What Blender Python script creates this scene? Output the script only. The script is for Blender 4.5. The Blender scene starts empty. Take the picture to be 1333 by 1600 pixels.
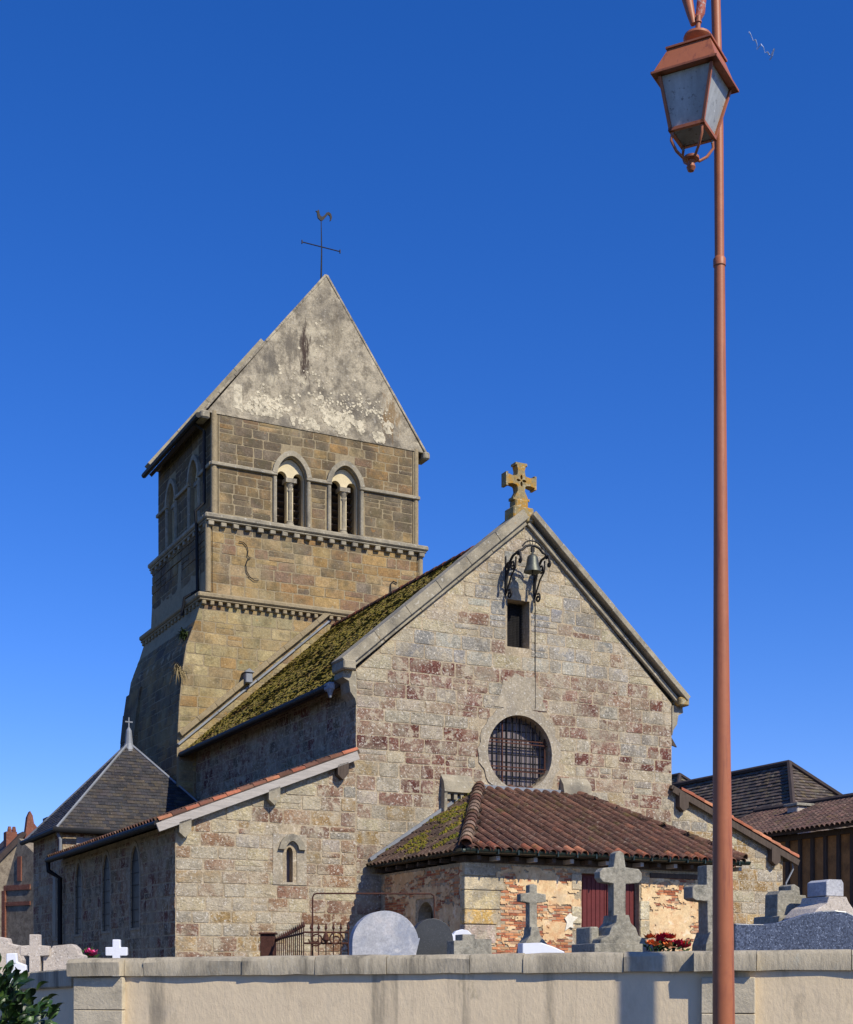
import bpy, bmesh, math, random
from mathutils import Vector, Matrix, noise
from mathutils.geometry import tessellate_polygon
random.seed(7)
R = random.random
U = random.uniform
rad = math.radians
sc = bpy.context.scene
COL = sc.collection

# ---------------------------------------------------------------- camera, sky, sun, exposure
F = 2224.0; HY = 1530.0; EYE = 1.6            # focal length and horizon row in photo pixels, eye height
cd = bpy.data.cameras.new('camera'); cam = bpy.data.objects.new('camera', cd); COL.objects.link(cam)
cam.location = (0, 0, EYE); cam.rotation_euler = (rad(90), 0, 0)
cd.sensor_fit = 'HORIZONTAL'; cd.sensor_width = 36; cd.lens = 36*F/1333; cd.shift_y = (HY-800)/1333
cd.clip_start = .1; cd.clip_end = 3000
sc.camera = cam
SUN = Vector((.724, -.752, .95)).normalized()
w = bpy.data.worlds.new('World'); sc.world = w; w.use_nodes = True
nt = w.node_tree; nt.nodes.clear()
sky = nt.nodes.new('ShaderNodeTexSky'); sky.sky_type = 'NISHITA'; sky.sun_disc = False
sky.sun_elevation = math.asin(SUN.z); sky.sun_rotation = math.atan2(SUN.x, SUN.y)
sky.altitude = 300; sky.air_density = 1.0; sky.dust_density = 0.25; sky.ozone_density = 3.5
hs = nt.nodes.new('ShaderNodeHueSaturation'); hs.inputs['Saturation'].default_value = 1.32; hs.inputs['Value'].default_value = 1.35
bg = nt.nodes.new('ShaderNodeBackground'); bg.inputs[1].default_value = .095
ow = nt.nodes.new('ShaderNodeOutputWorld')
tn_ = nt.nodes.new('ShaderNodeVectorMath'); tn_.operation = 'MULTIPLY'; tn_.inputs[1].default_value = (.80, .83, 1.28)
nt.links.new(sky.outputs[0], hs.inputs['Color']); nt.links.new(hs.outputs[0], tn_.inputs[0]); nt.links.new(tn_.outputs[0], bg.inputs[0]); nt.links.new(bg.outputs[0], ow.inputs[0])
sl = bpy.data.lights.new('sun', 'SUN'); sl.energy = 5.0; sl.angle = rad(.5); sl.color = (1, .93, .77)
so = bpy.data.objects.new('sun', sl); COL.objects.link(so); so.rotation_euler = SUN.to_track_quat('Z', 'Y').to_euler(); so.location = (20, -20, 40)
sc.view_settings.view_transform = 'Standard'; sc.view_settings.look = 'None'; sc.view_settings.exposure = 0; sc.view_settings.gamma = 1
sc.view_settings.use_curve_mapping = False

# ---------------------------------------------------------------- helpers
def L(r, g, b):                                # sRGB 0-255 to linear
    f = lambda c: c/12.92 if c <= .04045 else ((c+.055)/1.055)**2.4
    return (f(r/255), f(g/255), f(b/255))
def jc(c, v=.12):
    k = 1+U(-v, v); return (c[0]*k*(1+U(-.04, .04)), c[1]*k, c[2]*k*(1+U(-.05, .05)))

def mat(name, col=None, rough=.9, var=.2, vscale=2.0, spots=(), bump=.4, bscale=30., bdist=.02, metallic=0., spec=.25,
        fine=True, stretch=None, grain=.7):
    """procedural material; col=None reads the per-piece colour attribute 'Col'"""
    m = bpy.data.materials.new(name); m.use_nodes = True; t = m.node_tree; N = t.nodes; K = t.links
    b = N['Principled BSDF']; b.inputs['Roughness'].default_value = rough; b.inputs['Metallic'].default_value = metallic
    b.inputs['Specular IOR Level'].default_value = spec
    g = N.new('ShaderNodeNewGeometry'); pos = g.outputs['Position']
    if stretch:
        mp = N.new('ShaderNodeMapping'); mp.inputs['Scale'].default_value = stretch; K.new(pos, mp.inputs[0]); pos2 = mp.outputs[0]
    else: pos2 = pos
    if col is None:
        a = N.new('ShaderNodeAttribute'); a.attribute_name = 'Col'; cur = a.outputs['Color']
    else:
        a = N.new('ShaderNodeRGB'); a.outputs[0].default_value = (*col, 1); cur = a.outputs[0]
    def nz(scale, detail=5., rgh=.6, p=None, dist=0.):
        n = N.new('ShaderNodeTexNoise'); n.inputs['Scale'].default_value = scale; n.inputs['Detail'].default_value = detail
        n.inputs['Roughness'].default_value = rgh; n.inputs['Distortion'].default_value = dist; K.new(p or pos2, n.inputs['Vector']); return n.outputs['Fac']
    def ramp(x, lo, hi):
        r = N.new('ShaderNodeMapRange'); r.inputs[1].default_value = lo; r.inputs[2].default_value = hi
        K.new(x, r.inputs[0]); return r
    if var > 0:
        for s, k in ((vscale, 1.), (vscale*9, grain)):
            r = ramp(nz(s), .3, .7); r.inputs[3].default_value = 1-var*k; r.inputs[4].default_value = 1+var*k*.8
            mx = N.new('ShaderNodeVectorMath'); mx.operation = 'SCALE'; K.new(cur, mx.inputs[0]); K.new(r.outputs[0], mx.inputs['Scale']); cur = mx.outputs[0]
    mv = N.new('ShaderNodeMapping'); mv.inputs['Scale'].default_value = (1, 1, .07); K.new(pos, mv.inputs[0])
    for sp in spots:                            # (colour, scale, lo, hi, strength[, zlo, zhi | 'up' | 'run'])
        c, s, lo, hi, st = sp[:5]; run = len(sp) > 5 and sp[5] == 'run'
        if run: sp = sp[:5]
        r = ramp(nz(s, 6., .65, p=mv.outputs[0] if run else None), lo, hi); r.inputs[4].default_value = st; fac = r.outputs[0]
        if len(sp) > 5:
            zz = N.new('ShaderNodeSeparateXYZ')
            K.new(g.outputs['Normal'] if sp[5] == 'up' else pos, zz.inputs[0])
            q = ramp(zz.outputs[2], *((.2, .8) if sp[5] == 'up' else (sp[5], sp[6])))
            mu = N.new('ShaderNodeMath'); mu.operation = 'MULTIPLY'; K.new(fac, mu.inputs[0]); K.new(q.outputs[0], mu.inputs[1]); fac = mu.outputs[0]
        mx = N.new('ShaderNodeMix'); mx.data_type = 'RGBA'; K.new(fac, mx.inputs[0]); K.new(cur, mx.inputs[6]); mx.inputs[7].default_value = (*c, 1); cur = mx.outputs[2]
    K.new(cur, b.inputs['Base Color'])
    if bump > 0:
        h = nz(bscale, 8., .7)
        if fine:
            h2 = nz(bscale*.18, 3., .5); ad = N.new('ShaderNodeMath'); ad.operation = 'ADD'; K.new(h, ad.inputs[0]); K.new(h2, ad.inputs[1]); h = ad.outputs[0]
        bp = N.new('ShaderNodeBump'); bp.inputs['Strength'].default_value = bump; bp.inputs['Distance'].default_value = bdist
        K.new(h, bp.inputs['Height']); K.new(bp.outputs[0], b.inputs['Normal'])
    return m

def empty(name, label, cat, loc=(0, 0, 0), rz=0., group=None):
    o = bpy.data.objects.new(name, None); COL.objects.link(o); o.location = loc; o.rotation_euler = (0, 0, rz); o.empty_display_size = .3
    o['label'] = label; o['category'] = cat
    if group: o['group'] = group
    return o
def tag(o, label, cat, group=None):
    o['label'] = label; o['category'] = cat
    if group: o['group'] = group
    return o

class MB:
    """collects polygons, then links them as ONE mesh object"""
    def __init__(s): s.v = []; s.f = []; s.c = []
    def add(s, vs, fs, col=(1, 1, 1)):
        n = len(s.v); s.v += [tuple(p) for p in vs]
        for f in fs: s.f.append([n+i for i in f]); s.c.append(col)
    def box(s, x0, x1, y0, y1, z0, z1, fr=None, col=(1, 1, 1), j=0.):
        vs = [(x, y, z) for x in (x0, x1) for y in (y0, y1) for z in (z0, z1)]
        if j: vs = [(x+U(-j, j), y+U(-j, j), z+U(-j, j)) for x, y, z in vs]
        if fr: vs = [fr(*p) for p in vs]
        s.add(vs, [(0, 1, 3, 2), (4, 6, 7, 5), (0, 4, 5, 1), (2, 3, 7, 6), (0, 2, 6, 4), (1, 5, 7, 3)], col)
    def bevbox(s, x0, x1, y0, y1, z0, z1, b=.02, fr=None, col=(1, 1, 1), j=0.):
        vs = []; idx = {}
        fs = []
        for ix, x in enumerate((x0, x1)):
            for iy, y in enumerate((y0, y1)):
                for iz, z in enumerate((z0, z1)):
                    sx, sy, sz = (1-2*ix)*b, (1-2*iy)*b, (1-2*iz)*b
                    jj = (U(-j, j), U(-j, j), U(-j, j))
                    for k, p in enumerate(((x, y+sy, z+sz), (x+sx, y, z+sz), (x+sx, y+sy, z))):
                        idx[ix, iy, iz, k] = len(vs); vs.append((p[0]+jj[0], p[1]+jj[1], p[2]+jj[2]))
        I = lambda a, b_, c, k: idx[a, b_, c, k]
        for q in (0, 1):
            fs.append((I(q,0,0,0), I(q,1,0,0), I(q,1,1,0), I(q,0,1,0)))
            fs.append((I(0,q,0,1), I(1,q,0,1), I(1,q,1,1), I(0,q,1,1)))
            fs.append((I(0,0,q,2), I(1,0,q,2), I(1,1,q,2), I(0,1,q,2)))
            for r in (0, 1):
                fs.append((I(0,q,r,1), I(1,q,r,1), I(1,q,r,2), I(0,q,r,2)))
                fs.append((I(q,0,r,0), I(q,1,r,0), I(q,1,r,2), I(q,0,r,2)))
                fs.append((I(q,r,0,0), I(q,r,1,0), I(q,r,1,1), I(q,r,0,1)))
                for t_ in (0, 1): fs.append((I(q,r,t_,0), I(q,r,t_,1), I(q,r,t_,2)))
        if fr: vs = [fr(*p) for p in vs]
        s.add(vs, fs, col)
    def prism(s, poly, fr, d0, d1, col=(1, 1, 1), holes=()):
        """poly (s,t) with holes, between depths d0 and d1 of frame fr"""
        loops = [list(poly)]+[list(h) for h in holes]
        flat = [p for l in loops for p in l]; n = len(flat)
        tris = tessellate_polygon([[Vector((p[0], p[1], 0)) for p in l] for l in loops])
        vs = [fr(p[0], p[1], d1) for p in flat]+[fr(p[0], p[1], d0) for p in flat]
        fs = [tuple(t) for t in tris]+[tuple(n+i for i in reversed(t)) for t in tris]
        k = 0
        for l in loops:
            m = len(l)
            for i in range(m): j = (i+1) % m; fs.append((k+i, k+j, n+k+j, n+k+i))
            k += m
        s.add(vs, fs, col)
    def tube(s, pts, r, seg=8, col=(1, 1, 1), cap=True):
        pts = [Vector(p) for p in pts]; rs = r if isinstance(r, (list, tuple)) else [r]*len(pts)
        vs = []; prev = None
        for i, p in enumerate(pts):
            d = (pts[min(i+1, len(pts)-1)]-pts[max(i-1, 0)]).normalized()
            if prev is None: prev = d.orthogonal().normalized()
            a = (prev-d*prev.dot(d)).normalized(); b = d.cross(a); prev = a
            for k in range(seg):
                t = 2*math.pi*k/seg; vs.append(p+(a*math.cos(t)+b*math.sin(t))*rs[i])
        fs = [(i*seg+k, i*seg+(k+1) % seg, (i+1)*seg+(k+1) % seg, (i+1)*seg+k) for i in range(len(pts)-1) for k in range(seg)]
        if cap: fs += [tuple(range(seg)), tuple((len(pts)-1)*seg+k for k in range(seg))]
        s.add(vs, fs, col)
    def lathe(s, prof, c=(0, 0, 0), seg=16, col=(1, 1, 1), ax=None):
        c = Vector(c); n = len(prof); vs = []
        for r, z in prof:
            for k in range(seg):
                t = 2*math.pi*k/seg; vs.append(c+Vector((r*math.cos(t), r*math.sin(t), z)))
        fs = [(i*seg+k, i*seg+(k+1) % seg, (i+1)*seg+(k+1) % seg, (i+1)*seg+k) for i in range(n-1) for k in range(seg)]
        fs += [tuple(range(seg)), tuple((n-1)*seg+k for k in range(seg))]
        s.add(vs, fs, col)
    def stone(s, poly, fr, d, col, ins=.014, jit=.006, back=-.02):
        """one dressed stone: chamfered irregular outline, proud of the mortar"""
        n = len(poly); out = []
        for i in range(n):
            p = Vector(poly[i]); a = Vector(poly[i-1]); b = Vector(poly[(i+1) % n])
            la, lb = (a-p).length, (b-p).length
            ca, cb = min(U(.012, .04), la*.3), min(U(.012, .04), lb*.3)
            out.append(p+(a-p)/max(la, 1e-6)*ca); out.append(p+(b-p)/max(lb, 1e-6)*cb)
        out = [p+Vector((U(-jit, jit), U(-jit, jit))) for p in out]
        c = sum(out, Vector((0, 0)))/len(out); m = len(out)
        vs = [fr(p.x, p.y, back) for p in out]
        for p in out:
            q = c-p; q = p+q.normalized()*min(ins, q.length*.3); vs.append(fr(q.x, q.y, d+U(-.004, .004)))
        vs.append(fr(c.x, c.y, d+.006))
        fs = [(i, (i+1) % m, m+(i+1) % m, m+i) for i in range(m)]+[(m+i, m+(i+1) % m, 2*m) for i in range(m)]
        s.add(vs, fs, col)
    def build(s, name, m, parent=None, kind=None, smooth=False, loc=None):
        me = bpy.data.meshes.new(name); me.from_pydata(s.v, [], s.f)
        bm = bmesh.new(); bm.from_mesh(me); bmesh.ops.recalc_face_normals(bm, faces=bm.faces); bm.to_mesh(me); bm.free()
        if len(me.polygons) == len(s.c) and any(c != (1, 1, 1) for c in s.c):
            at = me.color_attributes.new('Col', 'FLOAT_COLOR', 'CORNER'); buf = []
            for p, c in zip(me.polygons, s.c): buf += [c[0], c[1], c[2], 1.]*p.loop_total
            at.data.foreach_set('color', buf)
        if smooth:
            me.polygons.foreach_set('use_smooth', [True]*len(me.polygons)); me.set_sharp_from_angle(angle=rad(38))
        me.materials.append(m)
        o = bpy.data.objects.new(name, me); COL.objects.link(o)
        if parent: o.parent = parent
        if loc: o.location = loc
        if kind: o['kind'] = kind
        return o

def clip(poly, conv):
    """clip polygon by convex CCW polygon"""
    out = [tuple(p) for p in poly]
    for i in range(len(conv)):
        ax, ay = conv[i]; bx, by = conv[(i+1) % len(conv)]; inp = out; out = []
        if not inp: return []
        side = lambda p: (bx-ax)*(p[1]-ay)-(by-ay)*(p[0]-ax)
        for k in range(len(inp)):
            p, q = inp[k-1], inp[k]; sp, sq = side(p), side(q)
            if (sp >= 0) != (sq >= 0):
                t = sp/(sp-sq); out.append((p[0]+(q[0]-p[0])*t, p[1]+(q[1]-p[1])*t))
            if sq >= 0: out.append(q)
    r = []
    for p in out:
        if not r or abs(p[0]-r[-1][0])+abs(p[1]-r[-1][1]) > 1e-4: r.append(p)
    if len(r) > 2 and abs(r[0][0]-r[-1][0])+abs(r[0][1]-r[-1][1]) < 1e-4: r.pop()
    return r
def area(p): return abs(sum(p[i-1][0]*p[i][1]-p[i][0]*p[i-1][1] for i in range(len(p))))/2
def inset_poly(p, g):
    c = Vector((sum(q[0] for q in p)/len(p), sum(q[1] for q in p)/len(p))); return [tuple(Vector(q)+(c-Vector(q)).normalized()*g) for q in p]

def masonry(outline, holes, colf, ch=(.28, .37), wd=(.35, .95), gap=.02, split=.14, start=None):
    """list of (polygon, colour, depth) stones in running courses; holes are functions (z0,z1)->(s0,s1)|None"""
    xs = [p[0] for p in outline]; zs = [p[1] for p in outline]; z = start if start is not None else min(zs); res = []
    wob = U(0, 50)
    while z < max(zs):
        h = U(*ch); z1 = z+h
        hs_ = sorted([q for q in (f(z, z1) for f in holes) if q])
        iv = []; x = min(xs)
        for a, b in hs_:
            if a > x: iv.append((x, a))
            x = max(x, b)
        if x < max(xs): iv.append((x, max(xs)))
        for a, b in iv:
            x = a
            while x < b-1e-3:
                wd_ = U(*wd)*(.75 if R() < .25 else 1); x1 = x+wd_
                if b-x1 < wd[0]*.6: x1 = b
                wz = lambda q: .012*math.sin(q*1.3+wob+z)
                parts = [(z, z1)]
                if R() < split: zm = z+h*U(.4, .6); parts = [(z, zm), (zm, z1)]
                for za, zb in parts:
                    p = [(x+gap/2, za+gap/2+wz(x)), (x1-gap/2, za+gap/2+wz(x1)), (x1-gap/2, zb-gap/2+wz(x1)), (x+gap/2, zb-gap/2+wz(x))]
                    p = clip(p, outline)
                    if len(p) > 2 and area(p) > .008: res.append((p, colf((x+x1)/2, (za+zb)/2), U(.002, .012)))
                x = x1
        z = z1
    return res
def place(stones, fr, m, parent, n, name='stone', rest='masonry_fill', **kw):
    """the n largest stones as objects of their own, the rest joined"""
    stones = sorted(stones, key=lambda q: -area(q[0])); r = MB()
    for i, (p, c, d) in enumerate(stones):
        if i < n: b = MB(); b.stone(p, fr, d, c, **kw); b.build(name, m, parent)
        else: r.stone(p, fr, d, c, **kw)
    if r.f: r.build(rest, m, parent, 'stuff')

def plane_frame(O, S, T):
    O, S, T = Vector(O), Vector(S).normalized(), Vector(T).normalized(); N = S.cross(T)
    if N.z < -.01: N = -N
    return lambda s, t, d: O+S*s+T*t+N*d
def flat_tiles(mb, poly, fr, ex=.13, wd=.18, th=.018, lift=.03, colf=None, jit=.004):
    """thin overlapping plain tiles / slates clipped to a convex roof polygon"""
    xs = [p[0] for p in poly]; ts = [p[1] for p in poly]; t = min(ts); k = 0
    while t < max(ts):
        x = min(xs)-wd*(.5 if k % 2 else 0)
        while x < max(xs):
            p = clip([(x+.002, t), (x+wd-.002, t), (x+wd-.002, t+ex), (x+.002, t+ex)], poly)
            if len(p) > 2 and area(p) > .0008:
                e = U(-jit, jit); n = len(p)
                hgt = lambda q: lift-(q-t)/ex*(lift-.006)+e
                vs = [fr(a, b, hgt(b)) for a, b in p]+[fr(a, b, hgt(b)-th) for a, b in p]
                mb.add(vs, [tuple(range(n))]+[(i, (i+1) % n, n+(i+1) % n, n+i) for i in range(n)], colf(x, t) if colf else (1, 1, 1))
            x += wd
        t += ex; k += 1
def canal(mb, fr, s, t, ln=.40, r0=.095, r1=.075, th=.014, col=(1, 1, 1), seg=7, lift=.0, tw=0., bs=0.):
    """one half-round tile, wide end at the low end (t)"""
    vs = []
    for (tt, rr, up) in ((t, r0, .008), (t+ln, r1, .0)):
        for q in (0, 1):
            for k in range(seg+1):
                a = math.pi*k/seg; rr_ = rr-th*q
                vs.append(fr(s+math.cos(a)*rr_+tw*(tt-t), tt+bs, math.sin(a)*rr_+up+lift))
    n = seg+1; fs = []
    for k in range(seg):
        fs += [(k, k+1, 2*n+k+1, 2*n+k), (n+k, n+k+1, 3*n+k+1, 3*n+k), (k, k+1, n+k+1, n+k)]
    mb.add(vs, fs, col)
def inside(p, poly):
    for i in range(len(poly)):
        a, b = poly[i], poly[(i+1) % len(poly)]
        if (b[0]-a[0])*(p[1]-a[1])-(b[1]-a[1])*(p[0]-a[0]) < 0: return False
    return True
def arch(cx, z0, zs, zt, wd, n=10, pointed=True):
    """opening outline, CCW: base z0, spring zs, top zt"""
    h = wd/2; pts = [(cx-h, z0), (cx+h, z0), (cx+h, zs)]
    for k in range(1, n):
        t = k/n
        if pointed:
            x = h*(1-2*t); y = (1-abs(x/h)**1.75)**.62
        else:
            x = h*math.cos(math.pi*t); y = math.sin(math.pi*t)
        pts.append((cx+x, zs+(zt-zs)*y))
    pts.append((cx-h, zs)); return pts
def ring_arch(cx, zs, zt, wd, grow, n=16):
    """arch band outline between opening and opening+grow"""
    o = arch(cx, zs-.001, zs, zt+grow, wd+2*grow, n)[2:]; i = arch(cx, zs-.001, zs, zt, wd, n)[2:]
    return o+i[::-1]
# ---------------------------------------------------------------- materials
WHITE = L(205, 198, 180); MORT = L(178, 161, 133)
SMEAR = [(L(178, 164, 138), 1.6, .48, .60, .6), (L(208, 198, 178), 9., .57, .64, .6)]
DIRT = [(L(84, 80, 72), .8, .52, .72, .5)]
M_stone = mat('weathered_stone', None, var=.24, grain=1.25, spots=SMEAR+[(L(226, 218, 202), 19., .58, .63, .8), (L(92, 76, 62), 12., .58, .64, .4), (L(190, 176, 150), 3.6, .53, .60, .75), (L(190, 178, 152), .9, .5, .62, .4)]+DIRT, bump=1., bscale=22, bdist=.04)
M_mortar = mat('lime_mortar', MORT, var=.2, grain=1.2, spots=[(L(120, 108, 92), 3., .5, .68, .5), (L(214, 204, 184), 9., .55, .68, .6)], bump=.8, bscale=30, bdist=.03)
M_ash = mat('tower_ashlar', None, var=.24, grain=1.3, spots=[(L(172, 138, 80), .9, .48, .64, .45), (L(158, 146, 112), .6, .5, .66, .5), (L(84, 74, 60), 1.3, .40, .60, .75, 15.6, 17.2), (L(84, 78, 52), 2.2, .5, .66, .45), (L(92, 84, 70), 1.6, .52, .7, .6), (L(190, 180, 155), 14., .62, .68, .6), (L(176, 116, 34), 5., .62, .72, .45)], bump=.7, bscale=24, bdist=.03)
M_ashm = mat('tower_mortar', L(158, 142, 112), var=.25, spots=[(L(80, 72, 56), 2., .5, .7, .6)], bump=.7, bscale=30)
M_dress = mat('dressed_limestone', L(160, 150, 128), var=.2, spots=[(L(96, 92, 84), 1.7, .46, .7, .75), (L(205, 200, 186), 12., .6, .66, .6), (L(170, 128, 52), 5., .64, .72, .5)], bump=.5, bscale=30)
M_cream = mat('cream_limestone', L(214, 198, 160), var=.1, spots=[(L(150, 140, 120), 2.5, .55, .75, .4)], bump=.3, bscale=40)
M_lichen = mat('lichened_stone', L(150, 134, 96), var=.25, spots=[(L(176, 128, 34), 4., .47, .58, .8), (L(190, 184, 160), 11., .56, .64, .6), (L(84, 80, 66), 6., .58, .68, .6)], bump=.6, bscale=30)
M_surr = mat('old_lime_render', L(166, 154, 132), var=.2, grain=1.6, spots=[(L(140, 132, 120), 2.5, .46, .68, .6), (L(216, 210, 196), 20., .58, .64, .7)], bump=.6, bscale=26)
M_gable = mat('grey_lichened_render', L(176, 164, 140), var=.2, grain=1.4, spots=[(L(96, 90, 82), .9, .45, .62, .75), (L(92, 84, 72), 3.2, .5, .62, .6), (L(204, 192, 164), 1.4, .56, .66, .6), (L(190, 182, 164), 7., .60, .66, .5)], bump=.6, bscale=22, bdist=.03)
def streaks(m):
    t = m.node_tree; N, K = t.nodes, t.links; b = N['Principled BSDF']; src = b.inputs['Base Color'].links[0].from_socket
    g = N.new('ShaderNodeNewGeometry'); d = N.new('ShaderNodeVectorMath'); d.operation = 'DOT_PRODUCT'; d.inputs[1].default_value = (.8895, .4569, 0); K.new(g.outputs['Position'], d.inputs[0])
    off = -1.683*.8895+34*.4569; zz = N.new('ShaderNodeSeparateXYZ'); K.new(g.outputs['Position'], zz.inputs[0])
    mp = N.new('ShaderNodeMapping'); mp.inputs['Scale'].default_value = (1, 1, .22); K.new(g.outputs['Position'], mp.inputs[0])
    n = N.new('ShaderNodeTexNoise'); n.inputs['Scale'].default_value = 9; n.inputs['Detail'].default_value = 8; n.inputs['Roughness'].default_value = .75; K.new(mp.outputs[0], n.inputs['Vector'])
    def M(op, a, c, clamp=False):
        q = N.new('ShaderNodeMath'); q.operation = op; q.use_clamp = clamp
        for i, v in enumerate((a, c)):
            if isinstance(v, (int, float)): q.inputs[i].default_value = v
            else: K.new(v, q.inputs[i])
        return q.outputs[0]
    for cx, w_, zc, hz_, col, st in ((3.78, .34, 22.2, 1.5, L(62, 48, 42), .95), (3.3, .5, 22.3, 1.3, L(104, 96, 84), .7), (4.9, .45, 23.0, 1.4, L(112, 102, 86), .6), (6.9, .6, 20.6, 1.2, L(132, 104, 66), .7), (2.6, .5, 21.6, .9, L(98, 92, 82), .7)):
        fx = M('SUBTRACT', 1, M('DIVIDE', M('ABSOLUTE', M('SUBTRACT', d.outputs['Value'], cx+off), 0), w_), True)
        fz = M('SUBTRACT', 1, M('DIVIDE', M('ABSOLUTE', M('SUBTRACT', zz.outputs[2], zc), 0), hz_), True)
        f = M('MULTIPLY', M('POWER', fx, .7), M('MULTIPLY', M('POWER', fz, .6), .42), True)
        f = M('MULTIPLY', M('SUBTRACT', M('ADD', f, n.outputs['Fac']), .70), 7., True); f = M('MULTIPLY', f, st)
        mx = N.new('ShaderNodeMix'); mx.data_type = 'RGBA'; K.new(f, mx.inputs[0]); K.new(src, mx.inputs[6]); mx.inputs[7].default_value = (*col, 1); src = mx.outputs[2]
    K.new(src, b.inputs['Base Color'])
M_gablec = M_gable.copy(); streaks(M_gable)
M_patch = mat('peeling_white_limewash', L(210, 198, 170), var=.12, grain=1.5, spots=[(L(160, 150, 128), 7., .48, .56, .8)], bump=.6, bscale=24)
M_streak = mat('brown_rain_streaked_render', L(72, 58, 50), var=.25, spots=[(L(140, 130, 114), 11., .56, .64, .7)], bump=.5, bscale=24)
M_moss = mat('mossy_plain_tile', None, var=.3, spots=[(L(128, 116, 40), 1.3, .34, .52, .9), (L(98, 92, 30), 5., .48, .62, .6), (L(112, 82, 52), 2.4, .56, .68, .6)], bump=1., bscale=30, bdist=.04)
M_mossc = mat('moss_cushion', None, var=.3, grain=.4, spots=[(L(92, 70, 44), 1.4, .56, .68, .7)], bump=.4, bscale=60, bdist=.015)
M_tile = mat('old_canal_tile', None, var=.3, grain=1.2, spots=[(L(64, 50, 44), 4., .44, .62, .7), (L(156, 138, 118), 13., .58, .64, .6), (L(96, 88, 40), 1.6, .55, .7, .55)], bump=.5, bscale=50)
M_tile2 = mat('orange_canal_tile', None, var=.2, spots=[(L(110, 84, 66), 6., .5, .66, .5)], bump=.4, bscale=50)
M_slate = mat('weathered_slate', None, var=.25, spots=[(L(104, 90, 62), 6., .58, .66, .45), (L(130, 126, 118), 20., .62, .66, .5)], bump=.3, bscale=40, rough=.7)
M_zinc = mat('zinc_sheet', L(132, 136, 142), rough=.6, var=.15, metallic=.15, bump=.1, bscale=10)
M_gutter = mat('dark_green_gutter', L(42, 56, 52), rough=.35, var=.2, metallic=.2, bump=.1, bscale=20, spec=.5)
M_black = mat('black_gutter', L(26, 27, 29), rough=.6, var=.2, bump=.1, bscale=20, spec=.25)
M_iron = mat('wrought_iron', L(44, 42, 42), rough=.6, var=.25, bump=.3, bscale=60, metallic=.3)
M_rust = mat('rusty_iron', L(80, 50, 40), rough=.85, var=.35, bump=.5, bscale=60)
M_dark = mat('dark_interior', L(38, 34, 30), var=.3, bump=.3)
M_oldwood = mat('grey_weathered_wood', L(176, 168, 158), rough=.85, var=.2, stretch=(.6, .6, 9), vscale=4, bump=.4, bscale=18, fine=False)
M_wood = mat('dark_timber', L(86, 74, 64), rough=.85, var=.3, stretch=(5, 5, .6), vscale=4, bump=.5, bscale=14, fine=False)
M_door = mat('dark_red_painted_wood', L(100, 44, 42), rough=.55, var=.15, bump=.15, bscale=30)
M_glass = mat('leaded_glass', L(122, 112, 112), rough=.45, var=.3, vscale=5, bump=.35, bscale=9, spec=.3)
M_dglass = mat('dark_leaded_glass', L(34, 34, 38), rough=.5, var=.3, vscale=5, bump=.3, bscale=9, spec=.5)
M_brick = mat('soft_red_brick', None, var=.22, spots=[(L(224, 196, 150), 7., .56, .66, .7)], bump=.6, bscale=50)
M_plast = mat('cream_lime_plaster', L(226, 196, 150), var=.14, grain=1.2, spots=[(L(204, 156, 108), 2.2, .46, .62, .65), (L(190, 134, 96), 6.5, .56, .64, .6), (L(176, 160, 138), 1.3, .55, .68, .5), (L(160, 126, 98), 11., .63, .70, .6), (L(240, 228, 205), 4., .58, .7, .6)], bump=.5, bscale=30)
M_bronze = mat('bell_bronze', L(96, 98, 90), rough=.5, metallic=.7, var=.25, bump=.15, bscale=20)

# ---------------------------------------------------------------- church (local axes: x along the facade, y into the depth, z up)
RZ = math.atan2(.457, .889)
Z0 = .95
church = empty('church', 'old stone village church with saddleback tower, mossy nave roof and tiled porch', 'church', (-1.683, 34, 0), RZ)
front = lambda b: (lambda s, t, d: (s, b-d, t))
left = lambda a: (lambda s, t, d: (a-d, s, t))
back = lambda b: (lambda s, t, d: (s, b+d, t))
right = lambda a: (lambda s, t, d: (a+d, s, t))
GREY = [L(162, 151, 133), L(170, 158, 138), L(150, 141, 126), L(176, 162, 138)]
RED = [L(114, 70, 58), L(124, 80, 66), L(104, 64, 54), L(134, 96, 82)]
BRN = [L(142, 112, 92), L(132, 102, 84), L(152, 124, 102)]
OCH = [L(182, 154, 106), L(170, 140, 96), L(160, 132, 88)]
CRM = [L(190, 174, 140), L(182, 168, 136)]
def pick(*w):
    r = R()*sum(q[1] for q in w)
    for l, k in w:
        r -= k
        if r <= 0: break
    return jc(random.choice(l), .07)
def col_nave(s, z):
    q = noise.noise(Vector((s*.55, z*1.5, 9.3)))
    if 6.1 < z < 9.3 and q > -.08 and R() < .62: return jc(random.choice(RED), .1)
    if z > 9.5: return pick(([L(158, 153, 142), L(146, 143, 135), L(168, 162, 148), L(138, 136, 130)], .82), (CRM, .18), (BRN, .04))
    if z > 8.9: return pick((GREY, .5), (BRN, .3), (RED, .12), (CRM, .1))
    if z > 6.8: return pick((GREY, .5), (BRN, .40), (RED, .10), (CRM, .12))
    if z > 6.0: return pick((GREY, .34), (BRN, .4), (RED, .18), (OCH, .12))
    return pick((GREY, .42), (BRN, .4), (RED, .05), (OCH, .14), (CRM, .06))
TD = [L(128, 112, 88), L(120, 106, 88), L(138, 118, 88), L(132, 118, 98), L(112, 98, 80)]
BR2 = [L(148, 116, 88), L(136, 102, 80), L(158, 130, 102)]
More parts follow.
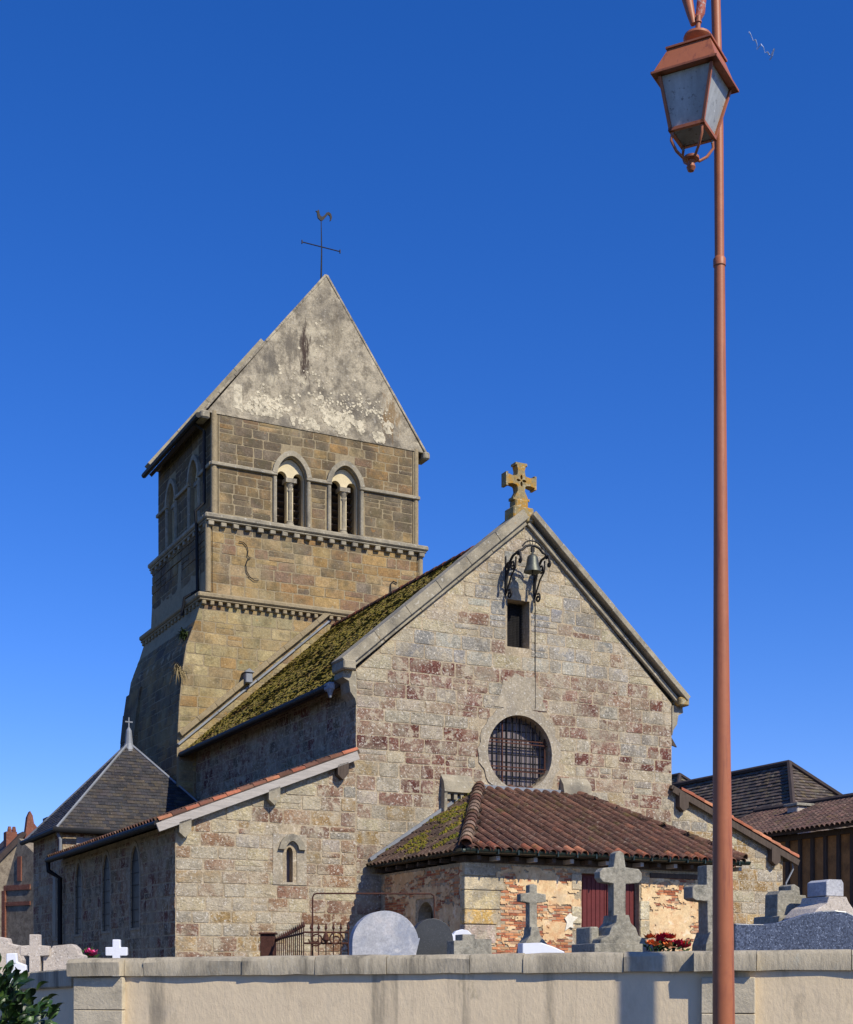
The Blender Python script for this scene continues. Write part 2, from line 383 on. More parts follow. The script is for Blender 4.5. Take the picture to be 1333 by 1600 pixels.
def col_ann(s, z):
    if s < 0 and z > 4.4+(s+4.4)*.45: return pick((CRM, .6), (OCH, .4), (BR2, .2))
    if s > 9: return pick((CRM, .35), (GREY, .35), (OCH, .3))
    return pick((BR2, .42), (GREY, .34), (OCH, .14), (BRN, .18), (CRM, .08))

# nave gable wall
NW = 9.3; AP = 4.72
rose_c = (4.55, 7.34); rose_r = .95
g_out = [(0, Z0), (NW, Z0), (NW, 9.0), (AP, 13.25), (0, 9.0)]
circ = lambda c, r, n=32: [(c[0]+r*math.cos(2*math.pi*k/n), c[1]+r*math.sin(2*math.pi*k/n)) for k in range(n)]
slot = [(4.18, 10.0), (4.84, 10.0), (4.84, 11.2), (4.18, 11.2)]
b = MB(); b.prism(g_out, front(0), -.75, 0, holes=[circ(rose_c, rose_r), slot])
nave = b.build('nave_wall', M_mortar, church)
rs = 1.28
def h_rose(z0, z1):
    z = (z0+z1)/2-rose_c[1]
    if abs(z) > rs: return None
    x = math.sqrt(rs*rs-z*z)*U(.9, 1.02)+.05; return (rose_c[0]-x, rose_c[0]+x)
def rect_hole(s0, s1, za, zb, m=.0):
    return lambda z0, z1: (s0-m, s1+m) if z1 > za-m and z0 < zb+m else None
def corbelh(s0, s1, za, zb): return rect_hole(s0, s1, za, zb)
st = masonry([(0, 1.6), (NW, 1.6), (NW, 8.98), (AP, 13.2), (0, 8.98)], [h_rose, rect_hole(4.18, 4.84, 10.0, 11.2, .03)], col_nave, start=1.6)
# big pale blocks along the rakes and the kneelers
def rake_fix(q):
    p, c, d = q; s = sum(a[0] for a in p)/len(p); z = sum(a[1] for a in p)/len(p)
    lim = 9.0+min(s, NW-s)*.91
    if z > lim-.55 and z > 8.2: c = jc(random.choice(CRM+GREY[3:]), .08)
    return (p, c, d)
st = [rake_fix(q) for q in st]
place(st, front(0), M_stone, nave, 300)
# rose window
b = MB(); ring = [(rose_c[0]+(1.20+U(-.06, .08))*math.cos(2*math.pi*k/44), rose_c[1]+(1.20+U(-.06, .08))*math.sin(2*math.pi*k/44)) for k in range(44)]
b.prism(ring, front(0), .003, .03, holes=[circ(rose_c, rose_r-.004, 44)])
b.prism([(3.8, 8.45), (5.35, 8.45), (5.22, 8.7), (5.25, 8.95), (5.05, 9.02), (4.98, 9.3), (4.7, 9.25), (4.4, 9.34), (4.2, 9.1), (4.05, 9.15), (3.98, 8.8)], front(0), .003, .024)
b.build('window_surround', M_surr, church)
rose = MB(); rose.prism(circ(rose_c, rose_r), front(.36), -.03, 0); rose = rose.build('rose_window', M_glass, church)
b = MB()
for k in range(9):
    x = -.9+.2*k+.1; h = math.sqrt(max(0, rose_r**2-x*x)); 
    if h > .1: b.box(rose_c[0]+x-.008, rose_c[0]+x+.008, .335, .355, rose_c[1]-h, rose_c[1]+h)
    b.box(rose_c[0]-h, rose_c[0]+h, .338, .352, rose_c[1]+x-.008, rose_c[1]+x+.008)
b.build('lead_came', M_iron, rose)
for k in range(13):
    x = -.84+.14*k; h = math.sqrt(rose_r**2-x*x)-.01
    b = MB(); b.tube([(rose_c[0]+x, .16, rose_c[1]-h), (rose_c[0]+x, .16, rose_c[1]+h)], .013 if k % 9 != 3 else .022, 6)
    b.build('grille_bar', M_rust if k % 9 == 3 else M_iron, rose)
for z in (.33, .25, -.36, -.46):
    h = math.sqrt(rose_r**2-z*z)-.01; b = MB(); b.box(rose_c[0]-h, rose_c[0]+h, .13, .15, rose_c[1]+z-.014, rose_c[1]+z+.014); b.build('grille_rail', M_rust, rose)
# bell slot with mesh
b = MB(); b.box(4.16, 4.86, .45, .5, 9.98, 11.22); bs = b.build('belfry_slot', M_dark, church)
b = MB()
for k in range(16): b.box(4.18+.04*k, 4.19+.04*k, .33, .34, 10.0, 11.2)
for k in range(28): b.box(4.18, 4.84, .34, .35, 10.02+.042*k, 10.03+.042*k)
b.build('wire_mesh', M_iron, bs)
b = MB(); b.box(4.99, 5.005, -.03, -.004, 8.5, 11.9); b.build('bell_cable', M_iron, church)
# rake copings
def rake(x0, z0, x1, z1, n, y0, y1, th, m, name, par, off=0.):
    O = Vector((x0, 0, z0)); T = Vector((x1-x0, 0, z1-z0)); Lg = T.length; T.normalize(); N = Vector((-T.z, 0, T.x)); 
    if N.z < 0: N = -N
    for k in range(n):
        b = MB(); a0, a1 = Lg*k/n+.0015, Lg*(k+1)/n-.0015; e = U(-.004, .004)
        b.bevbox(a0, a1, y0+e, y1, off+e, off+th, .012, fr=lambda s, y, t: tuple(O+T*s+N*t+Vector((0, y, 0))), j=.004)
        b.build(name, m, par)
for (xa, xb) in ((-.28, AP), (NW+.28, AP)):
    rake(xa, 9.02-.02, xb, 13.52-.25, 6, -.20 if xa < 0 else -.27, .5, .26 if xa < 0 else .15, M_dress, 'coping_stone', church, off=0 if xa < 0 else .09)
    rake(xa*1.0, 8.88, xb, 13.12, 5, -.11, -.01, .12, M_dress, 'coping_moulding', church)
for sx, xx in ((-1, 0), (1, NW)):                    # kneelers
    b = MB(); p = [(0, 8.15), (0, 8.95), (-.34, 8.95), (-.36, 8.78), (-.2, 8.7), (-.16, 8.45), (-.04, 8.3)]
    p = [(xx-sx*q[0]*-1 if False else (xx+q[0] if sx < 0 else xx-q[0]), q[1]) for q in p]
    b.prism(p, front(0), -.5, .03); b.build('kneeler', M_dress, church)
    b = MB(); b.bevbox(*( (xx-.42, xx-.1) if sx < 0 else (xx+.1, xx+.42)), -.24, .5, 8.94, 9.16, .03); b.build('kneeler_cap', M_lichen if sx > 0 else M_dress, church)
# gable cross
b = MB(); b.bevbox(4.30, 4.90, -.13, .35, 13.18, 13.55, .03); b.bevbox(4.4, 4.78, -.05, .27, 13.5, 13.76, .03); ped = b.build('cross_pedestal', M_lichen, church)
cx_, cz_ = 4.59, 14.24
P = []
for k in range(4):
    A = math.pi/2*k; ca, sa = math.cos(A), math.sin(A)
    ln = .45 if k != 3 else .5; wd = .17 if k != 3 else .24
    loc_ = [(.15, -.115), (.26, -.10), (ln-.05, -wd+.04), (ln-.07, -wd), (ln, -wd), (ln, wd), (ln-.07, wd), (ln-.05, wd-.04), (.26, .10), (.15, .115)]
    P += [(cx_+x*ca-y*sa, cz_+x*sa+y*ca) for x, y in loc_]
holes = []
for k in range(4):
    A = math.pi/2*k+.0; c = (cx_+.085*math.cos(A), cz_+.085*math.sin(A))
    holes.append([(c[0]+.062*math.cos(t)*math.cos(A)-.034*math.sin(t)*math.sin(A), c[1]+.062*math.cos(t)*math.sin(A)+.034*math.sin(t)*math.cos(A)) for t in [2*math.pi*i/10 for i in range(10)]])
b = MB(); b.prism(P, front(.22), 0, .24, holes=holes); b.build('gable_cross', M_lichen, church)

# nave side walls
NL = 12.35
b = MB(); b.prism([(.75, Z0), (NL, Z0), (NL, 8.75), (.75, 8.75)], left(0), -.7, 0); sw = b.build('nave_side_wall', M_mortar, church)
st = masonry([(.0, 5.2), (NL, 5.2), (NL, 8.7), (0, 8.7)], [], lambda s, z: pick((RED, .3), (BRN, .4), (TD, .4)), ch=(.25, .33), wd=(.35, .8), start=5.2)  # darker stone mix here, shade of this side painted into the colour
place(st, left(0), M_stone, sw, 0)
b = MB(); b.prism([(.75, Z0), (NL, Z0), (NL, 8.75), (.75, 8.75)], right(NW), -.7, 0); b.build('nave_side_wall', M_mortar, church)
# nave roof
TI = [L(96, 66, 48), L(110, 76, 54), L(84, 62, 46), L(120, 90, 62)]
for sg in (-1, 1):
    ex = -.42 if sg < 0 else NW+.42; S = (0, -1, 0) if sg < 0 else (0, 1, 0)
    T = Vector((AP-ex, 0, 13.22-8.72)); W = NL-.46; O = (ex, NL, 8.72) if sg < 0 else (ex, .46, 8.72)
    fr = plane_frame(O, S, T); Lg = T.length
    b = MB(); b.prism([(0, 0), (W, 0), (W, Lg), (0, Lg)], fr, -.16, 0); rf = b.build('nave_roof', M_wood, church)
    b = MB(); flat_tiles(b, [(0, 0), (W, 0), (W, Lg), (0, Lg)], fr, .135, .18, colf=lambda x, t: jc(random.choice(TI), .25), jit=.012, lift=.04); b.build('roof_tile', M_moss, rf, 'stuff')
    b = MB()
    if sg < 0:
        for i in range(7000):
            s, t = U(0, W), Lg*R()
            if noise.noise(Vector((s*.7, t*.9, 3)))+.25*noise.noise(Vector((s*3, t*3, 1))) < -.12+.0*t: continue
            r = U(.03, .08); h = U(.008, .02)
            c = jc(random.choice([L(148, 130, 50), L(160, 138, 58), L(130, 116, 46), L(150, 124, 66)]), .12)
            vs = [fr(s+math.cos(a)*r*U(.7, 1.3), t+math.sin(a)*r*.8, .03) for a in [k*1.047 for k in range(6)]]+[fr(s+U(-.02, .02), t, .03+h)]
            b.add(vs, [(k, (k+1) % 6, 6) for k in range(6)], c)
        b.build('moss', M_mossc, rf, 'stuff')
    for k in range(22):
        b = MB(); c = jc(random.choice([L(150, 84, 58), L(120, 78, 58), L(96, 70, 54)]), .15)
        fr2 = plane_frame((AP, .5, 13.22), (-1, 0, 0), (0, 1, 0)) if sg < 0 else None
        if fr2:
            O2 = Vector((AP, .5+.54*k, 13.2)); canal(b, lambda s, t, d: (O2.x+s, O2.y+t, O2.z+d), 0, 0, .6, .13, .11, col=c); b.build('ridge_tile', M_tile, rf)
b = MB(); b.tube([(-.5, .45, 8.64), (-.5, NL, 8.64)], .085, 10); b.build('gutter', M_black, church, smooth=True)
b = MB(); b.bevbox(-.58, -.4, .3, .62, 8.52, 8.72, .04); b.lathe([(.03, -.2), (.06, -.1), (.1, 0)], (-.5, .4, 8.55), 8); b.build('rainwater_head', M_zinc, church)

# old roof corbels either side of the rose window
for s0, s1, z in ((2.28, 3.12, 6.30), (5.75, 6.6, 6.44)):
    b = MB(); p = [(0, 0), (0, .36), (-.08, .16), (-.11, -.10), (-.07, -.14), (-.06, -.1), (0, -.1)]
    fr = lambda s, t, d: (s0+d*(s1-s0), s*2.1, z+t)
    b.prism(p, fr, 0, 1); c = b.build('stone_hood', M_dress, church)
    for k in range(4):
        x = s0+.1+.19*k; b = MB(); b.box(x, x+.09, -.17, -.005, z-.27, z-.1, j=.01); b.build('dentil', M_dress, c)
    b = MB(); b.box(s0+.0, s0+.08, -.2, -.005, z-.85 if s0 < 4 else z-.4, z-.1, j=.01); b.build('hood_stop', M_dress, c)

# left aisle
AL = -4.45
win = arch(-1.70, 3.86, 4.55, 4.68, .16, 8, False)
b = MB(); b.prism([(AL, Z0), (-.002, Z0), (-.002, 6.95), (AL, 5.15)], front(0), -.6, -.002, holes=[win])
al = b.build('aisle_wall', M_mortar, church)
st = masonry([(AL, 1.6), (-.0, 1.6), (-.0, 6.9), (AL, 5.1)], [rect_hole(-1.95, -1.45, 3.78, 4.95)], col_ann, start=1.6, ch=(.26, .36), wd=(.35, .85))
place(st, front(0), M_stone, al, 130)
b = MB(); b.prism([(-2.12, 3.8), (-1.28, 3.8), (-1.28, 4.98), (-2.12, 4.98)], front(0), 0, .02, holes=[arch(-1.70, 3.86, 4.5, 4.78, .36, 10, False)]); b.build('window_surround', M_surr, church)
b = MB(); b.prism([(-1.9, 3.8), (-1.5, 3.8), (-1.5, 4.85), (-1.9, 4.85)], front(0), -.25, -.22); b.build('window_pane', M_glass, church)
b = MB(); b.prism(ring_arch(-1.66, 4.62, 4.82, .34, .17, 12), front(0), .021, .1); b.build('hood_mould', M_dress, church)
# aisle side wall with lancets
AW = 11.2
wins = [(3.28, .84), (6.02, .84), (9.04, .8)]
H = [arch(c, 2.85, 4.3, 4.88, w_, 10) for c, w_ in wins]
b = MB(); b.prism([(.6, Z0), (AW, Z0), (AW, 5.1), (.6, 5.1)], left(AL), -.6, 0, holes=H); sa = b.build('aisle_side_wall', M_mortar, church)
st = masonry([(0, 1.2), (AW, 1.2), (AW, 5.0), (0, 5.0)], [rect_hole(c-.42, c+.42, 2.75, 4.98) for c, _ in wins], lambda s, z: pick((TD, .4), (BR2, .3), (RED, .2)), ch=(.22, .32), wd=(.3, .6), start=1.2)  # dark brown mix chosen to put the side's shade into the stones
place(st, left(AL), M_stone, sa, 0)
for (c, w_), h in zip(wins, H):
    b = MB(); b.prism([(c-.55, 2.75), (c+.55, 2.75), (c+.55, 5.0), (c-.55, 5.0)], left(AL), -.05, -.03); wo = b.build('lancet_window', M_dglass, church)
    b = MB(); b.prism(arch(c, 2.80, 4.3, 4.99, w_+.18, 10), left(AL), -.004, .02, holes=[arch(c, 2.86, 4.3, 4.875, w_-.01, 10)]); b.build('window_surround', M_surr, wo)
    b = MB()
    for k in range(6): b.box(c-w_/2, c+w_/2, -4.45+.012, -4.45+.025, 3.0+.3*k, 3.015+.3*k, fr=lambda x, y, z: (y, x, z))
    b.build('glazing_bar', M_iron, wo)
# aisle roof
T = Vector((4.83, 0, 1.93)); fr = plane_frame((-4.82, 11.2, 5.14), (0, -1, 0), T); W = 11.34; Lg = T.length
b = MB(); b.prism([(0, 0), (W, 0), (W, Lg), (0, Lg)], fr, -.1, 0); ar = b.build('aisle_roof', M_wood, church)
OR = [L(170, 104, 76), L(152, 90, 66), L(182, 120, 88), L(128, 84, 66)]
OLD = [L(108, 74, 60), L(100, 70, 56), L(116, 80, 64), L(94, 66, 54), L(124, 88, 70)]
b = MB()
for i in range(int(W/.24)):
    for k in range(14):
        if i == int(W/.24)-1: continue
        canal(b, fr, .12+.24*i, -.03+.355*k, .42, .1, .08, col=jc(random.choice(OLD), .2), seg=6)
b.build('canal_tiles', M_tile, ar, 'stuff')
for k in range(15):
    b = MB(); canal(b, fr, W-.07, -.05+.345*k, .42, .085, .07, col=jc(random.choice(OR+OLD), .12), seg=7, tw=U(-.03, .03)); b.build('verge_tile', M_tile2, ar)
fb = plane_frame((-4.86, -.16, 4.88), (0, -1, 0), T)
b = MB(); b.bevbox(-.01, .04, -.02, Lg+.05, 0, .2, .006, fr=fb); b.build('bargeboard', M_oldwood, church)
for s in (-4.28, -2.15, -.42):
    z = 5.1+(s+4.45)*.4; b = MB(); p = [(0, 0), (.28, .1), (.28, -.18), (.14, -.34), (0, -.22)]
    b.prism([(s-.14+q[0], z+q[1]-.06) for q in p], front(0), .004, .2); b.build('purlin_end', M_wood if s > -1 else M_dress, church)
b = MB(); b.tube([(-4.9, -.12, 5.06), (-4.9, 11.0, 5.06)], .08, 10); b.build('gutter', M_black, church, smooth=True)
b = MB(); b.tube([(-4.9, 10.9, 5.0), (-4.9, 10.85, 4.75), (-4.58, 10.8, 4.55), (-4.58, 10.8, 1.0)], .07, 10); b.build('downpipe', M_black, church, smooth=True)

# right aisle
AR = 13.15
b = MB(); b.prism([(NW+.002, Z0), (AR, Z0), (AR, 5.05), (NW+.002, 6.72)], front(0), -.6, -.002); ra = b.build('aisle_wall', M_mortar, church)
st = masonry([(NW, 1.6), (AR, 1.6), (AR, 5.0), (NW, 6.65)], [], col_ann, start=1.6, ch=(.26, .34))
place(st, front(0), M_stone, ra, 110)
b = MB(); b.prism([(.6, Z0), (AW, Z0), (AW, 5.0), (.6, 5.0)], right(AR), -.6, 0); b.build('aisle_side_wall', M_mortar, church)
T = Vector((-4.3, 0, 1.78)); fr = plane_frame((AR+.38, -.14, 5.02), (0, 1, 0), T); Lg = T.length
b = MB(); b.prism([(0, 0), (W, 0), (W, Lg), (0, Lg)], fr, -.1, 0); ar = b.build('aisle_roof', M_wood, church)
b = MB()
for i in range(1, 46):
    for k in range(12): canal(b, fr, .08+.24*i, -.03+.355*k, .42, .1, .08, col=jc(random.choice(OLD), .2), seg=6)
b.build('canal_tiles', M_tile, ar, 'stuff')
for k in range(12):
    b = MB(); canal(b, fr, .07, -.05+.36*k, .44, .125, .10, col=jc(random.choice(OR), .15), seg=7, tw=U(-.05, .05), lift=U(0, .015)); b.build('verge_tile', M_tile2, ar)
fb = plane_frame((AR+.4, -.16, 4.80), (0, 1, 0), T)
b = MB(); b.bevbox(-.02, .04, -.02, Lg+.05, 0, .17, .006, fr=fb); b.build('bargeboard', M_wood, church)
for s in (NW+.12, AR-.55):
    z = 6.70-(s-NW)*.42; b = MB(); p = [(0, 0), (.3, -.1), (.3, -.38), (.15, -.5), (0, -.38)]
    b.prism([(s+q[0], z+q[1]-.05) for q in p], front(0), .004, .2); b.build('purlin_end', M_wood, church)
b = MB(); b.tube([(AR+.3, -.05, 4.9), (AR+.34, -.05, 4.7), (AR+.1, -.03, 4.3), (AR+.08, -.03, 4.05)], .025, 6); b.build('drain_pipe', M_zinc, church)
# eave piece showing right of the nave
b = MB(); b.prism([(NW, 8.2), (NW+.75, 8.0), (NW+.42, 8.45), (NW, 8.95)], front(.75), -.06, 0); b.build('eave_board', M_wood, church)

# ---------------------------------------------------------------- tower
TY = [L(164, 136, 92), L(152, 128, 90), L(150, 118, 78), L(166, 142, 104), L(134, 108, 86)]
TD = [L(128, 112, 88), L(120, 106, 88), L(138, 118, 88), L(132, 118, 98), L(112, 98, 80)]
TS = [L(112, 92, 68), L(100, 84, 66), L(120, 98, 68), L(92, 78, 62)]  # darker set for the left faces, deepening their shade through the stone colour
TL = [L(166, 150, 110), L(154, 140, 104), L(176, 158, 116), L(148, 132, 98)]
b1, b2, b3 = 12.2, 12.34, 12.45; bk = 18.6
# lower stage, battered left profile
lp = [(-.66, Z0), (9.1, Z0), (8.2, 12.6), (8.15, 13.62), (.2, 13.62), (-.02, 12.9), (-.32, 12.1), (-.46, 11.2), (-.55, 10.2), (-.62, 8.8)]
b = MB(); b.prism(lp, front(b1), b1-bk, 0); lo = b.build('tower_base', M_ashm, church)
stl = masonry([(-.62, 4.9), (8.9, 4.9), (8.15, 13.55), (.18, 13.55), (-.3, 12.1), (-.54, 10.2)], [], lambda s, z: pick((TL, .8), (TY, .35)), ch=(.28, .38), wd=(.45, .95), start=4.9)
stl = [(p, c, d) for p, c, d in stl if sum(q[0] for q in p)/len(p) < 6.5]
place(stl, front(b1), M_ash, lo, 90, 'ashlar_block')
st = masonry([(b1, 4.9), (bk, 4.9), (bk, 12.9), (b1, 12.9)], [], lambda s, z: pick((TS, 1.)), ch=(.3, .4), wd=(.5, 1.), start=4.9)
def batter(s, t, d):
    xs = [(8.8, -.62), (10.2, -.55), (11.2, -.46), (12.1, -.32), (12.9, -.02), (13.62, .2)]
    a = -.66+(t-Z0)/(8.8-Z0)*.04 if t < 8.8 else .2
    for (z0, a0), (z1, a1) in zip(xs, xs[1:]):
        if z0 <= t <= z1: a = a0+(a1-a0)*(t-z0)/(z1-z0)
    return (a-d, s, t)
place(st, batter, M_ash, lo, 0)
b = MB()
for z0_, z1_, o_ in ((4, 8.6, .12), (8.61, 9.9, .17), (9.91, 10.9, .26), (10.91, 11.6, .38)):
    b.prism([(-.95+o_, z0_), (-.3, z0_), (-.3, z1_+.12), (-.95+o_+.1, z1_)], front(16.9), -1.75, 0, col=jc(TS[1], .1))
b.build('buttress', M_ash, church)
# middle stage
b = MB(); b.prism([(.36, 13.6), (8.1, 13.6), (8.02, 16.2), (.48, 16.2)], front(b2), b2-bk+.1, 0); mi = b.build('tower_middle', M_ashm, church)
st = masonry([(.38, 13.85), (8.08, 13.85), (8.0, 16.15), (.5, 16.15)], [], lambda s, z: pick((TY, .85), (TD, .2)), ch=(.29, .36), wd=(.45, .95), start=13.85)
place(st, front(b2), M_ash, mi, 75, 'ashlar_block')
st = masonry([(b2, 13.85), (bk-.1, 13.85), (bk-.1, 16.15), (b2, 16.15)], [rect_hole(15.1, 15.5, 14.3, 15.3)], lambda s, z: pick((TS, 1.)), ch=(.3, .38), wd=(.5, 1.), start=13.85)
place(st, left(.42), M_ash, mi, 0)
# belfry stage
a0, a1 = .62, 7.95; zb, zt = 16.2, 19.72
fw = [(3.32, 1.02), (5.24, 1.02)]
sw_ = [(14.2, .9), (16.7, .9)]
OP = lambda c, w_: arch(c, 16.44, 18.02, 18.66, w_, 14)
b = MB(); b.prism([(a0, zb), (a1, zb), (a1, zt), (a0, zt)], front(b3), -.75, 0, holes=[OP(*q) for q in fw]); be = b.build('belfry', M_ashm, church)
b = MB(); b.prism([(b3+.75, zb), (bk-.2, zb), (bk-.2, zt), (b3+.75, zt)], left(a0), -.75, 0, holes=[OP(*q) for q in sw_]); bes = b.build('belfry_side', M_ashm, church)
b = MB(); b.box(a1-.7, a1, b3+.75, bk-.2, zb, zt); b.box(a0+.75, a1-.7, bk-.9, bk-.2, zb, zt); b.box(a0+.75, a1-.7, b3+.75, bk-.9, zb, zb+.1); b.build('belfry_back', M_ashm, church)
hb = lambda c, w_, m=.2: (lambda z0, z1: (c-w_/2-m, c+w_/2+m) if z1 < 18.1 else ((c-w_/2-m*.8, c+w_/2+m*.8) if z1 < 18.66 else ((c-.34, c+.34) if z0 < 18.8 else None)))
st = masonry([(a0+.22, 16.48), (a1-.2, 16.48), (a1-.2, 19.66), (a0+.22, 19.66)], [hb(*q) for q in fw]+[rect_hole(-5, -4, 0, 1)], lambda s, z: pick((TD, .72), (TY, .3)), ch=(.28, .34), wd=(.4, .85), start=16.48)
place(st, front(b3), M_ash, be, 110, 'ashlar_block')
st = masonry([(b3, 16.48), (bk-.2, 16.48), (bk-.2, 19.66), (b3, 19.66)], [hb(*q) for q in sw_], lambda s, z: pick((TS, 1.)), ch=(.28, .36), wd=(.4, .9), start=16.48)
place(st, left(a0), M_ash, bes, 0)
def biforium(fr, c, w_):
    o = arch(c, 16.46, 18.02, 18.64, w_-.02, 14); lw = w_*.36
    holes = [arch(c+q*w_*.285, 16.5, 18.0, 18.22, lw, 10, False) for q in (-1, 1)]
    b = MB(); b.prism(o, fr, -.34, -.13, holes=holes); bw = b.build('belfry_window', M_cream, church)
    b = MB()
    for dz, r0, r1 in ((0, .11, .11),):
        pr = [(.15, 0), (.15, .06), (.12, .1), (.13, .14), (.088, .18), (.082, 1.12), (.105, 1.15), (.105, 1.19), (.085, 1.21), (.10, 1.27), (.155, 1.42)]
        n = len(b.v); b.lathe(pr, (0, 0, 0), 12)
        b.v = [fr(c+x, 16.46+z, -.16+y) for x, y, z in b.v]
    b.box(c-.19, c+.19, 17.86, 18.0, -.36, .0, fr=lambda s, t, d: fr(s, t, d)); b.build('colonnette', M_dress, bw, smooth=True)
    for k in range(7):
        b = MB(); z = 16.5+.24*k
        b.box(c-w_/2+.02, c+w_/2-.02, 0, .03, 0, .26, fr=lambda x, y, q: fr(x, z+y+q*.55, -.78+q*.9)); b.build('louvre', M_wood, bw)
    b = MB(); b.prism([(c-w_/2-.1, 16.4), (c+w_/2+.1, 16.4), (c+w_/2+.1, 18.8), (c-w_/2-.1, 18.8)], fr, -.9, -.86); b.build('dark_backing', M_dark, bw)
    b = MB(); b.prism(ring_arch(c, 18.06, 18.70, w_+.04, .17, 18), fr, -.002, .1); b.build('hood_mould', M_dress, bw)
    for q in (-1, 1):
        b = MB(); b.tube([fr(c+q*(w_/2+.08), 16.45, .03), fr(c+q*(w_/2+.08), 17.95, .03)], .07, 8); b.build('jamb_shaft', M_dress, bw, smooth=True)
for q in fw: biforium(front(b3), *q)
for q in sw_: biforium(left(a0), *q)
# impost strings
segs = [(a0-.06, fw[0][0]-fw[0][1]/2-.0), (fw[0][0]+fw[0][1]/2, fw[1][0]-fw[1][1]/2), (fw[1][0]+fw[1][1]/2, a1+.06)]
for s0, s1 in segs: b = MB(); b.bevbox(s0, s1, b3-.1, b3+.02, 17.98, 18.1, .02); b.build('string_course', M_dress, church)
for s0, s1 in ((b3+.0, sw_[0][0]-.45), (sw_[0][0]+.45, sw_[1][0]-.45), (sw_[1][0]+.45, bk-.2)): b = MB(); b.bevbox(a0-.1, a0+.02, s0, s1, 17.98, 18.1, .02); b.build('string_course', M_dress, church)
# corner shafts
for x, y, z0, z1 in ((a0+.06, b3+.04, zb+.2, zt), (a1-.06, b3+.04, zb+.2, zt), (.44, b2+.03, 13.9, zb), (8.0, b2+.03, 13.9, zb)):
    b = MB(); b.tube([(x, y, z0), (x, y, z1)], .1, 10); b.build('corner_shaft', M_ashm, church, smooth=True)
    b = MB(); b.box(x+(.12 if x < 4 else -.14), x+(.14 if x < 4 else -.12), y-.05, y, z0, z1); b.build('shaft_joint', M_dark, church)
# cornices and corbels
def cornice(z, x0, x1, y0, y1, sp, h, mt):
    for (p, q) in (((x0-.22, x1+.22), (y0-.22, y0+.05)), ((x0-.22, x0+.05), (y0+.05, y1+.1))):
        b = MB(); b.bevbox(*p, *q, z, z+.17, .04); b.build('cornice', mt, church)
        b = MB(); b.bevbox(p[0]+.06, p[1]-.06 if p[1] > 5 else p[1], q[0]+(.06 if q[1]-q[0] < 1 else 0), q[1], z-.07, z, .02); b.build('cornice_moulding', mt, church)
    n = int((x1-x0)/sp)
    for k in range(n+1):
        x = x0+(x1-x0)*k/n; b = MB(); w_ = sp*.24
        b.bevbox(x-w_, x+w_, y0-.15, y0+.02, z-.07-h, z-.07, .02, j=.008); b.build('corbel', mt, church)
    n = int((y1-y0)/(sp*1.4))
    for k in range(n+1):
        y = y0+.2+(y1-y0-.3)*k/n; b = MB(); b.bevbox(x0-.15, x0+.02, y-.08, y+.08, z-.07-h, z-.07, .02); b.build('corbel', mt, church)
cornice(16.2, .5, 8.0, b2-.0, bk-.1, .40, .14, M_dress)
cornice(13.62, .22, 8.12, b1-.0, bk, .27, .13, M_ashm)
# tower gable
AX, AZ = 4.55, 24.95
gp = [(a0-.2, 19.64), (a1+.22, 19.64), (AX, AZ)]
b = MB(); b.prism(gp, front(b3-.03), -.6, 0); gb = b.build('tower_gable', M_gable, church)
random.seed(11)
b = MB()
def blotch(cx, cz, r, ry=1., n=11):
    return [(cx+r*U(.6, 1.15)*math.cos(2*math.pi*k/n), cz+ry*r*U(.6, 1.15)*math.sin(2*math.pi*k/n)) for k in range(n)]
pts = []
while len(pts) < 900:
    x, z = U(1.2, 7.0), 19.75+abs(random.gauss(0, .62))
    if R() < .13: x, z = U(2.0, 6.6), U(19.8, 23.4)
    elif x < 3.1: z = 19.8+abs(random.gauss(0, .95))
    if 2.95 < x < 3.6 and R() < .7: continue
    if noise.noise(Vector((x*1.7, z*1.7, 4))) < -.08+(.15 if z > 21 else 0): continue
    if z > 24.2-abs(x-AX)*1.46: continue
    pts.append((x, z))
for i, (x, z) in enumerate(pts): b.prism(blotch(x, z, U(.02, .075)*(1.2 if z < 20.4 else .8), n=9), front(b3-.03), 0, .004+.00001*i)
b.prism([(1.3, 19.95), (1.62, 19.9), (1.6, 20.7), (1.34, 20.72)], front(b3-.03), 0, .0035)
b.build('peeling_limewash', M_patch, gb, 'stuff')
random.seed(12)
b = MB(); b.prism([(a0-.2, 19.64), (a1+.22, 19.64), (AX, AZ)], front(bk-.2), 0, .6); b.build('rear_gable', M_gable, church)
for xa in (a0-.3, a1+.3):
    rake(xa, 19.64, AX, AZ-.05, 8, b3-.05, b3+.35, .08, M_gablec, 'gable_coping', church, off=-.02)
    rake(xa, 19.64, AX, AZ-.05, 4, bk-.55, bk-.1, .25, M_dress, 'gable_coping', church, off=-.02)
    b = MB(); q = -1 if xa < 4 else 1; b.bevbox(xa-.12, xa+.18 if q < 0 else xa+.12, b3-.14, b3+.5, 19.4, 19.66, .05); b.build('gable_kneeler', M_dress, church)
for sg in (-1, 1):
    ex = a0-.36 if sg < 0 else a1+.36; T = Vector((AX-ex, 0, AZ-19.52)); Lg = T.length
    O = (ex, bk-.2, 19.52) if sg < 0 else (ex, b3+.1, 19.52); W = bk-b3-.3
    fr = plane_frame(O, (0, -1, 0) if sg < 0 else (0, 1, 0), T)
    b = MB(); b.prism([(0, 0), (W, 0), (W, Lg-.1), (0, Lg-.1)], fr, -.15, -.03); tr = b.build('tower_roof', M_wood, church)
    b = MB(); flat_tiles(b, [(0, 0), (W, 0), (W, Lg-.1), (0, Lg-.1)], fr, .15, .2, lift=.0, colf=lambda x, t: jc(random.choice([L(120, 112, 92), L(104, 96, 80), L(92, 84, 70)]), .2)); b.build('roof_tile', M_slate, tr, 'stuff')
